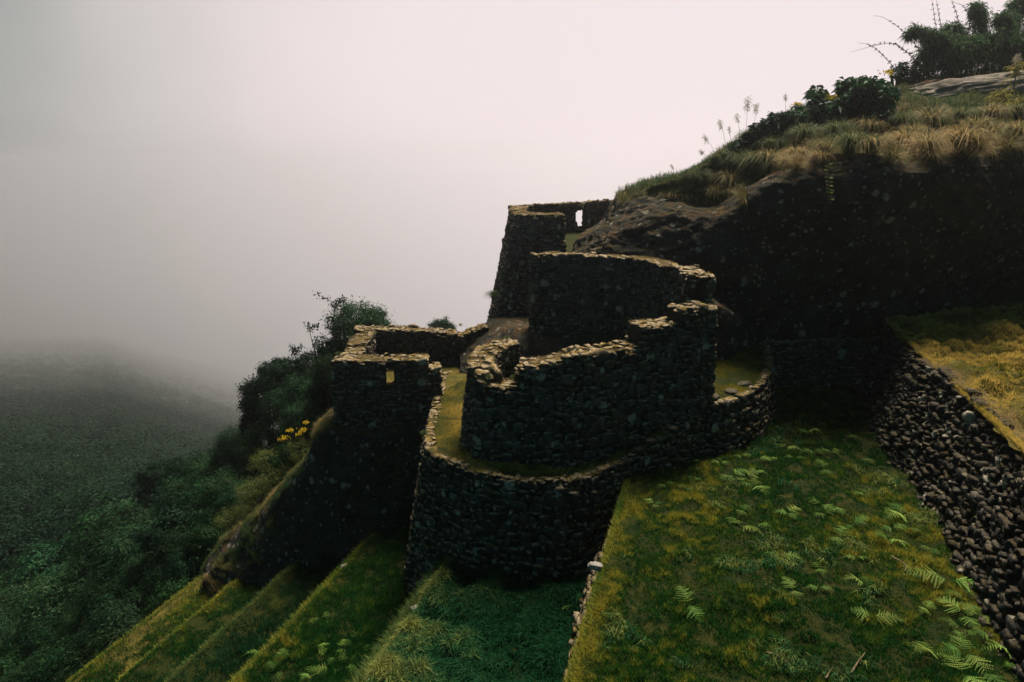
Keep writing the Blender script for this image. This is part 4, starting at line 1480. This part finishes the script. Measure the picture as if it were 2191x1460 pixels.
# slender trees against the fog
def slender_tree(x0, y0, x1, y1, Y, lab, nb=9, leaf=0.10):
    b, tp = at(x0, y0, Y=Y), at(x1, y1, Y=Y)
    t = thing('slender_tree', lab, 'tree', b, 'slender trees beside the square building')
    H = np.linalg.norm(tp - b)
    v = tp - b
    tr, cr_ = MB(), MB()
    main = smooth_path3(np.array([[0, 0, -0.4], v * 0.4 + rng.normal(0, 0.05, 3), v]), 12)
    tr.tube(main, np.linspace(0.035, 0.006, 12), 5)
    for i in range(nb):
        f = rng.uniform(0.25, 1.0)
        o = v * f
        az = rng.uniform(0, 6.28)
        dv = np.array([math.cos(az), math.sin(az), rng.uniform(0.2, 1.0)])
        L = H * rng.uniform(0.15, 0.32)
        e = o + dv / np.linalg.norm(dv) * L
        tr.tube(np.array([o, (o + e) / 2 + [0, 0, .02], e]), np.array([0.012, 0.008, 0.004]), 4)
        m = 26
        q = rng.uniform(0.3, 1.1, (m, 1))
        P = o + (e - o) * q + rng.normal(0, 0.055, (m, 3))
        leaf_quads(cr_, P, unit(rng.normal(size=(m, 3)) + [0, 0, 0.2]), leaf * rng.uniform(0.6, 1.2, m), leaf * 0.5, 0.1)
    tr.build('trunk', M['bark'], t)
    cr_.build('crown', M['leaf_dark'], t)


slender_tree(712, 770, 716, 646, 21, 'tallest slender tree with sparse leaves against the mist', 14)
slender_tree(692, 790, 660, 700, 21.5, 'leaning slender tree left of the tallest one', 10)
slender_tree(655, 800, 632, 748, 22.5, 'shortest slender tree at the end of the row', 8)
slender_tree(742, 720, 738, 655, 21.5, 'thin twiggy sapling right of the tallest slender tree', 6, 0.07)
slender_tree(790, 700, 783, 648, 22, 'bare twiggy sapling rising from the shrub behind the square building', 5, 0.06)

# broad-leaved shrubs on the crest
def broad_shrub(pts, Y, mat, lab, leaf=0.26, name='broad_leaved_shrub', per=11, grp=None, base=None):
    P = np.array([at(x, y, Y=Y + rng.normal(0, 0.35)) for x, y in pts])
    b = base if base is not None else P.mean(0) * [1, 1, 1] - [0, 0, 1.6]
    t = thing(name, lab, 'shrub', b, grp)
    st, lf = MB(), MB()
    for p in P:
        q = p - b
        st.tube(smooth_path3(np.array([[q[0] * .2, q[1] * .2, 0], q * [0.7, 0.7, 0.55], q]), 8), np.linspace(0.03, 0.010, 8), 5)
        az = rng.uniform(0, 6.28, per)
        D = unit(np.stack([np.cos(az), np.sin(az), rng.uniform(-0.45, 0.75, per)], 1))
        leaf_quads(lf, q + rng.normal(0, 0.03, (per, 3)), D, leaf * rng.uniform(0.7, 1.2, per), leaf * 0.34, 0.35)
    st.build('stems', M['bark'], t)
    lf.build('leaves', mat, t)
    return t


def cloud_px(poly, n, jit=4):
    """random pixels inside a photo polygon"""
    poly = np.array(poly, float)
    lo, hi = poly.min(0), poly.max(0)
    o = []
    while len(o) < n:
        p = lo + (hi - lo) * rng.random(2)
        x, y = poly[:, 0], poly[:, 1]
        x2, y2 = np.roll(x, -1), np.roll(y, -1)
        c = ((y > p[1]) != (y2 > p[1])) & (p[0] < (x2 - x) * (p[1] - y) / (y2 - y + 1e-9) + x)
        if c.sum() % 2:
            o.append(p)
    return o


bs = broad_shrub(cloud_px([(1740, 260), (1735, 200), (1750, 184), (1765, 190), (1768, 230), (1790, 200), (1800, 172), (1850, 166), (1900, 172), (1915, 200), (1905, 260), (1850, 285), (1790, 290)], 360), 21.0, M['leaf_big'], 'large broad-leaved shrub with glossy leaves on the crest below the boulder')
for q in ((1898, 157, 20.6, 12), (1780, 210, 20.6, 11), (1705, 224, 20.6, 7)):
    flower_head(bs, *q)
broad_shrub(cloud_px([(1690, 270), (1693, 240), (1712, 226), (1735, 250), (1740, 300), (1700, 310)], 60), 20.4, M['leaf_big'], 'smaller broad-leaved shrub left of the large glossy one', 0.2)
broad_shrub(cloud_px([(1600, 300), (1640, 250), (1690, 240), (1720, 290), (1690, 325), (1620, 330), (1580, 335), (1570, 312), (1620, 262), (1655, 240)], 420), 20.0, M['leaf_dark'], 'dark small-leaved bush on the crest beside the pale grass plumes', 0.12, 'dark_bush', 16)
broad_shrub(cloud_px([(1690, 320), (1700, 280), (1790, 260), (1850, 250), (1900, 240), (1905, 270), (1860, 290), (1800, 300), (1740, 325)], 260), 20.0, M['leaf_dark'], 'dark undershrub at the foot of the large broad-leaved shrub', 0.12, 'dark_bush', 14)
broad_shrub(cloud_px([(1475, 378), (1530, 338), (1575, 302), (1605, 300), (1590, 335), (1540, 362), (1500, 385)], 230), 20.2, M['leaf_mid'], 'low green bush sprawling along the crest below the pale grass plumes', 0.10, 'green_bush', 16)
broad_shrub(cloud_px([(1905, 165), (1900, 150), (1930, 135), (1970, 130), (1985, 165), (1950, 185)], 110), 25.0, M['leaf_mid'], 'small green bush between the broad-leaved shrub and the bamboo', 0.13, 'green_bush', 14)


# bamboo thicket on the skyline
def bamboo(x0, y0, x1, y1, Y, lab, dens=1.0, droop=0.25, mat='bamboo_green', grp='bamboo plumes of the skyline thicket', wid=0.34, leaf=0.20):
    b, tp = at(x0, y0, Y=Y), at(x1, y1, Y=Y + rng.normal(0, .4))
    t = thing('bamboo_plant', lab, 'bamboo', b, grp)
    v = tp - b
    H = np.linalg.norm(v)
    mid = v * 0.55 + np.array([-v[0] * 0.25, 0, H * 0.12])
    tip = v + np.array([np.sign(v[0] + 1e-3) * droop * H * 0.5, 0, -droop * H * 0.25])
    ax = smooth_path3(np.array([[0, 0, -0.4], mid, v, tip]), 20)
    st, lf = MB(), MB()
    st.tube(ax, np.linspace(0.02, 0.004, 20), 5)
    n = int(5200 * dens * max(H, 1) / 2.5)
    f = rng.uniform(0.12, 1.0, n)
    idx = f * 19
    i0 = np.clip(idx.astype(int), 0, 18)
    c = ax[i0] + (ax[i0 + 1] - ax[i0]) * (idx - i0)[:, None]
    # side twigs
    tw = unit(rng.normal(size=(90, 3)) + [0, 0, 0.1])
    kk = rng.integers(0, 90, n)
    r = wid * (1.15 - 0.85 * f) * (0.8 + 0.5 * np.sin(kk))
    P = c + tw[kk] * (r * rng.uniform(0.1, 1.0, n))[:, None] * [1, 1, 0.8] + rng.normal(0, 0.04, (n, 3))
    D = unit(tw[kk] * 0.7 + rng.normal(0, 0.45, (n, 3)) + [0, 0, -0.35])
    leaf_quads(lf, P, D, leaf * rng.uniform(0.6, 1.3, n), 0.03, 0.3)
    st.build('culm', M['bark'], t)
    lf.build('leaves', M[mat], t)


BAM = [(2095, 150, 2092, 20, 26, 'tallest bamboo plume, upright at the middle of the thicket', 1.4, .05, .42), (2060, 160, 2040, 62, 26, 'rounded bamboo plume left of the tallest one', 1.3, .3, .4), (2010, 160, 1965, 66, 26, 'leftmost bamboo plume, arching over the misty slope', 1.2, .35, .38), (2035, 160, 2005, 80, 25.6, 'low bamboo plume behind the left end of the boulder', 1.3, .25, .45),
       (2130, 150, 2150, 40, 26.5, 'bamboo plume right of the tallest one', 1.3, .2, .42), (2165, 150, 2180, 5, 26.5, 'bamboo plume at the right edge reaching the top of the view', 1.3, .2, .42), (2185, 150, 2215, 60, 26, 'bamboo plume at the very right behind the boulder', 1.3, .2, .45), (2110, 150, 2125, 85, 25.5, 'low dense bamboo plume behind the middle of the boulder', 1.5, .2, .5), (2070, 155, 2075, 95, 25.5, 'low dense bamboo plume behind the rise of the boulder', 1.5, .2, .5), (1990, 165, 1985, 110, 25.3, 'low bamboo plume at the left foot of the thicket', 1.3, .3, .42), (2155, 150, 2160, 90, 25.6, 'low dense bamboo plume behind the right end of the boulder', 1.5, .2, .5),
       (2030, 160, 2035, 110, 25.2, 'short bamboo plume just above the dark rock', 1.5, .2, .42), (2195, 150, 2190, 95, 25.5, 'short bamboo plume at the right border', 1.5, .2, .5)]
for (x0, y0, x1, y1, Y, lab, de, dr, wd) in BAM:
    bamboo(x0, y0, x1, y1, Y, lab, de * (1.0 if y1 > 70 else 0.7), dr, wid=wd * (1.5 if y1 > 70 else 1.15))
bamboo(2150, 275, 2140, 205, 20.5, 'yellow-green young bamboo in front of the boulder', 0.2, 0.2, 'bamboo_yellow', 'young yellow bamboo', 0.5, 0.16)
bamboo(2185, 265, 2195, 215, 20.3, 'yellow-green bamboo at the right border below the boulder', 0.2, 0.2, 'bamboo_yellow', 'young yellow bamboo', 0.45, 0.16)
bamboo(2170, 190, 2178, 140, 22.0, 'yellow leafy bamboo shoot in front of the right end of the boulder', 0.07, 0.1, 'bamboo_yellow', 'young yellow bamboo', 0.3, 0.2)


def cane(px, Y, lab, whorl=0.10, step=0.17):
    """arching bamboo cane with whorls of short leaves at its joints"""
    K = np.array([at(x, y, Y=Y) for x, y in px])
    b = K[0].copy()
    t = thing('bamboo_cane', lab, 'bamboo', b, 'arching bamboo canes against the sky')
    ax = smooth_path(K - b, 60)
    st, lf = MB(), MB()
    st.tube(ax, np.linspace(0.013, 0.004, 60), 5)
    L = np.concatenate([[0], np.cumsum(np.linalg.norm(np.diff(ax, axis=0), axis=1))])
    for s in np.arange(0.1, L[-1] * 0.82, step):
        c = np.array([np.interp(s, L, ax[:, k]) for k in range(3)])
        m = 12
        w_ = whorl * (1.1 - 0.6 * s / L[-1])
        leaf_quads(lf, c + rng.normal(0, 0.012, (m, 3)), unit(rng.normal(size=(m, 3))), w_ * rng.uniform(0.6, 1.2, m), w_ * 0.32, 0.1)
    st.build('stem', M['bark'], t)
    lf.build('leaves', M['leaf_dark'], t)


cane([(1985, 150), (1965, 105), (1930, 65), (1890, 38), (1868, 34)], 25.4, 'bamboo cane arching far left with a bare drooping tip')
cane([(1975, 150), (1950, 120), (1915, 95), (1880, 95), (1845, 105), (1820, 112)], 25.2, 'lowest bamboo cane bending almost level over the slope', 0.12)
cane([(1925, 160), (1895, 125), (1865, 98), (1835, 92)], 25.0, 'short bamboo cane curving left above the green bush')
cane([(2010, 110), (2003, 60), (1997, 20), (1990, -20)], 25.6, 'upright bamboo cane with dark whorls at the left of the thicket')
cane([(2020, 110), (2012, 50), (2005, 10), (2000, -15)], 25.8, 'upright bamboo cane close beside the whorled one')
cane([(2055, 60), (2045, 25), (2032, -10)], 26, 'bamboo cane leaning left out of the top of the view')
cane([(2065, 90), (2075, 45), (2062, 15), (2040, 5)], 26, 'bamboo cane hooked leftwards between two plumes')
cane([(2135, 60), (2150, 25), (2165, -5)], 26, 'bamboo cane leaning right between the two tallest plumes')

# feathery grass stalks on the crest
def stalk(x0, y0, x1, y1, Y, lab, big=1.0):
    b, tp = at(x0, y0, Y=Y), at(x1, y1, Y=Y)
    v = tp - b
    t = thing('plume_grass', lab, 'plume grass', b, 'feathery grass stalks along the crest')
    st, pl = MB(), MB()
    st.tube(smooth_path3(np.array([[0, 0, -.1], v * 0.5 + [v[0] * -.06, 0, 0], v]), 8), np.linspace(0.006, 0.003, 8), 4)
    n = int(90 * big)
    f = rng.uniform(0.74, 1.04, n)
    P = v * f[:, None] + rng.normal(0, 0.025 * big, (n, 3))
    leaf_quads(pl, P, unit(rng.normal(0, .6, (n, 3)) + unit(v) * 0.6), 0.10 * big * rng.uniform(.5, 1.2, n), 0.013, 0.25)
    st.build('stem', M['twig'], t)
    pl.build('plume', M['plume'], t)


for q in [(1595, 300, 1600, 216, 21.5, 'tallest pale grass plume on the crest', 1.6), (1612, 290, 1618, 228, 21.6, 'second pale grass plume close beside the tallest', 1.3), (1585, 305, 1577, 248, 21.4, 'grass plume leaning left of the tallest', 1.0), (1680, 250, 1681, 205, 22, 'thin grass plume standing alone above the dark bush', .9), (1555, 320, 1541, 262, 21, 'grass plume with a spread head on the open crest', 1.2), (1535, 335, 1507, 293, 20.8, 'grass plume bent over to the left on the crest', 1.0),
          (1520, 345, 1500, 325, 20.5, 'short grass plume low on the crest', .9), (1448, 385, 1437, 355, 20.3, 'tiny lone grass plume near the bare rock', .7), (1396, 398, 1396, 380, 20.3, 'tiny grass tuft on the skyline rock', .5), (1565, 315, 1560, 275, 21.1, 'slim grass plume beside the spread one', .8), (2172, 165, 2176, 125, 22, 'reddish feathery plume before the right end of the boulder', 1.6)]:
    stalk(*q)

# hanging sprig on the dark cliff
p0 = at(1771, 352, Y=15.75)
t = thing('hanging_sprig', 'pale leafy sprig hanging down the dark cliff face', 'sprig', p0)
st, lf = MB(), MB()
K = np.array([at(x, y, Y=15.7) for x, y in ((1771, 352), (1773, 380), (1775, 410), (1779, 436))]) - p0
ax = smooth_path3(K, 24)
st.tube(ax, 0.005, 4)
for i in range(1, 23, 2):
    for s_ in (-1, 1):
        leaf_quads(lf, ax[i:i + 1] + [0, 0, 0.03 * s_], unit(np.array([[s_ * 1.0, -0.4, 0.5 - i * 0.03]]) + rng.normal(0, .15, (1, 3))), 0.15 - 0.004 * i, 0.045, 0.15)
st.build('stem', M['twig'], t)
lf.build('leaves', M['leaf_pale'], t)


# ------------------------------------------------------------------ loose rocks and stones
def rock_obj(name, c, half, mat, lab, cat, rot=(0, 0, 0), seed=1, amp=0.25, n=20):
    Vc, Sc, Fc = cube_sphere(n)
    P = Sc * 0.75 + Vc * 0.25
    P = P * (1 + amp * fbm(Sc, 1.4, 4, seed)[:, None] + 0.05 * fbm(Sc, 7, 3, seed + 3)[:, None]) * half
    o = obj(name, P, Fc, mat, attrs={'rnd': np.full(len(P), 0.8), 'grass': np.zeros(len(P))})
    o.location, o.rotation_euler = c, rot
    return tag(o, lab, cat)


rock_obj('boulder', at(2110, 200, Y=23.6), (3.2, 1.0, 0.62), M['boulder'], 'long bare brown boulder lying on the slope under the bamboo', 'boulder', (0, -0.14, 0), 5, 0.3, 36)
rock_obj('boulder', at(1962, 192, Y=24.4), (0.75, 0.5, 0.22), M['rock'], 'dark flat rock between the brown boulder and the green bush', 'boulder', (0, -0.25, 0), 9, 0.25)
rock_obj('stone', at(1916, 200, Y=22.9), (0.14, 0.12, 0.17), M['pale_stone'], 'small pale upright stone at the left tip of the brown boulder', 'stone', (0, 0, .3), 13, 0.2, 8)
rock_obj('stone', at(1281, 1211, z=-5.93) + np.array([-.05, 0, 0]), (0.12, 0.07, 0.05), M['pale_stone'], 'pale stone jutting from the lip of the broad fern terrace', 'stone', (0, .1, -.2), 17, 0.25, 8)
rock_obj('stone', at(887, 1303, z=-7.75), (0.10, 0.08, 0.06), M['pale_stone'], 'small pale stone on the lip of the lush grass terrace', 'stone', (0, 0, .4), 19, 0.25, 8)
rock_obj('stone', at(738, 1214, z=-8.95), (0.10, 0.08, 0.07), M['pale_stone'], 'small pale stone on the lip of the third terrace', 'stone', (0, 0, .4), 23, 0.25, 8)
for i, (x, y, hx, hy, hz_, lab) in enumerate([(1566, 838, .20, .13, .05, 'flat pale slab at the top of the broken steps'), (1528, 850, .17, .12, .07, 'broken pale stone on the second of the broken steps'), (1503, 869, .10, .09, .06, 'golden lichened stone at the foot of the broken steps'), (1590, 822, .22, .13, .05, 'wide thin slab at the corner of the ledge'),
                                             (1392, 945, .12, .09, .06, 'small stone on the ledge edge, lowest on the rising part'), (1440, 920, .11, .09, .07, 'brownish stone on the rising ledge edge'), (1547, 815, .14, .10, .05, 'half-buried stone in the grass above the broken steps')]):
    P = at(x, y, z=-4.86 if x > 1480 else (-5.3 if x < 1420 else -5.1))
    rock_obj('stone', P, (hx, hy, hz_), M['rubble'], lab, 'stone', (rng.normal(0, .1), rng.normal(0, .1), rng.uniform(0, 3)), 30 + i, 0.2, 8)

# dry twigs lying on the fern terrace
for i, (px, lab) in enumerate([([(1905, 1198), (1925, 1210), (1937, 1222), (1934, 1232)], 'bent pale twig lying in the moss near the rubble wall'), ([(1818, 1452), (1835, 1425), (1850, 1404)], 'straight dry twig lying at the bottom of the fern terrace'),
                              ([(1640, 1405), (1665, 1412), (1690, 1430)], 'thin curved twig in the grass at the bottom of the fern terrace'), ([(1765, 1462), (1775, 1445)], 'short twig at the bottom border of the fern terrace')]):
    K = np.array([on_terrace(0, x, y) + [0, 0, 0.07] for x, y in px])
    b = K[0].copy()
    mb = MB()
    ax = smooth_path3(K - b, 14)
    ax[:, 2] += 0.02 * rng.normal(size=14).cumsum() * 0.3
    mb.tube(ax, np.linspace(0.014, 0.006, 14), 6)
    mb.tube(np.array([ax[7], ax[7] + (ax[9] - ax[7]) * .6 + [0.06, 0.04, 0.05]]), np.array([.007, .003]), 5)
    o = mb.build('twig', M['twig'])
    o.location = b
    tag(o, lab, 'twig')

# tufts of grass on the ruins
for i, (x, y, Y, h, lab) in enumerate([(1056, 630, 20.4, .34, 'green tuft growing from the outer corner of the tall upper building'), (1085, 722, 14.5, .10, 'small green tuft on the curved wall end'), (1046, 806, 12.25, .10, 'green tuft among the stones of the curved wall'), (1098, 806, 12.1, .09, 'green tuft in the gap of the curved wall'),
                                       (725, 757, 15.8, .12, 'green tuft on the front corner of the square building'), (908, 925, 13.2, .12, 'green tuft at the tip of the golden ledge'), (1120, 445, 21, .10, 'dry grass on the corner of the tall upper building'), (1170, 438, 25, .12, 'dry grass on the back wall of the tall upper building'), (1260, 430, 26.3, .12, 'dry grass above the slit window'), (750, 722, 17.4, .12, 'grass on the side wall of the square building'), (985, 695, 19, .10, 'dry grass on the back wall of the square building')]):
    g = i not in (6, 7, 8, 10)
    key = 0.0 if g else 1.0
    if key not in protos:
        protos[key] = tussock_proto(1.0, 420, min(max(key, .1), .9), 0.020).build('grass_tussock', M['grass_straw'])
        o = protos[key]
    else:
        o = protos[key].copy()
        COL.objects.link(o)
    o.location = at(x, y, Y=Y) - np.array([0, 0, h * 0.45])
    o.rotation_euler = (0, 0, rng.uniform(0, 6))
    o.scale = (h, h, h)
    tag(o, lab, 'grass tuft', 'grass tufts on the ruins')

# ------------------------------------------------------------------ haze
hz = NT('haze')
hz.t.nodes.remove(hz.b)
pv = hz.n('ShaderNodeVolumePrincipled')
pv.inputs['Color'].default_value = (0.965, 0.962, 0.985, 1)
pv.inputs['Density'].default_value = 0.0011
pv.inputs['Anisotropy'].default_value = 0.86
hz.l(pv.outputs[0], hz.o.inputs['Volume'])
lo, hi = np.array([-2300., -60., -1400.]), np.array([160., 2600., 26.])
V = np.array([[(lo, hi)[i][0], (lo, hi)[j][1], (lo, hi)[k][2]] for i in (0, 1) for j in (0, 1) for k in (0, 1)])
F = np.array([[0, 1, 3, 2], [4, 6, 7, 5], [0, 4, 5, 1], [2, 3, 7, 6], [0, 2, 6, 4], [1, 5, 7, 3]])
o = obj('haze', V, F, hz.m, smooth=False)
o['kind'] = 'stuff'
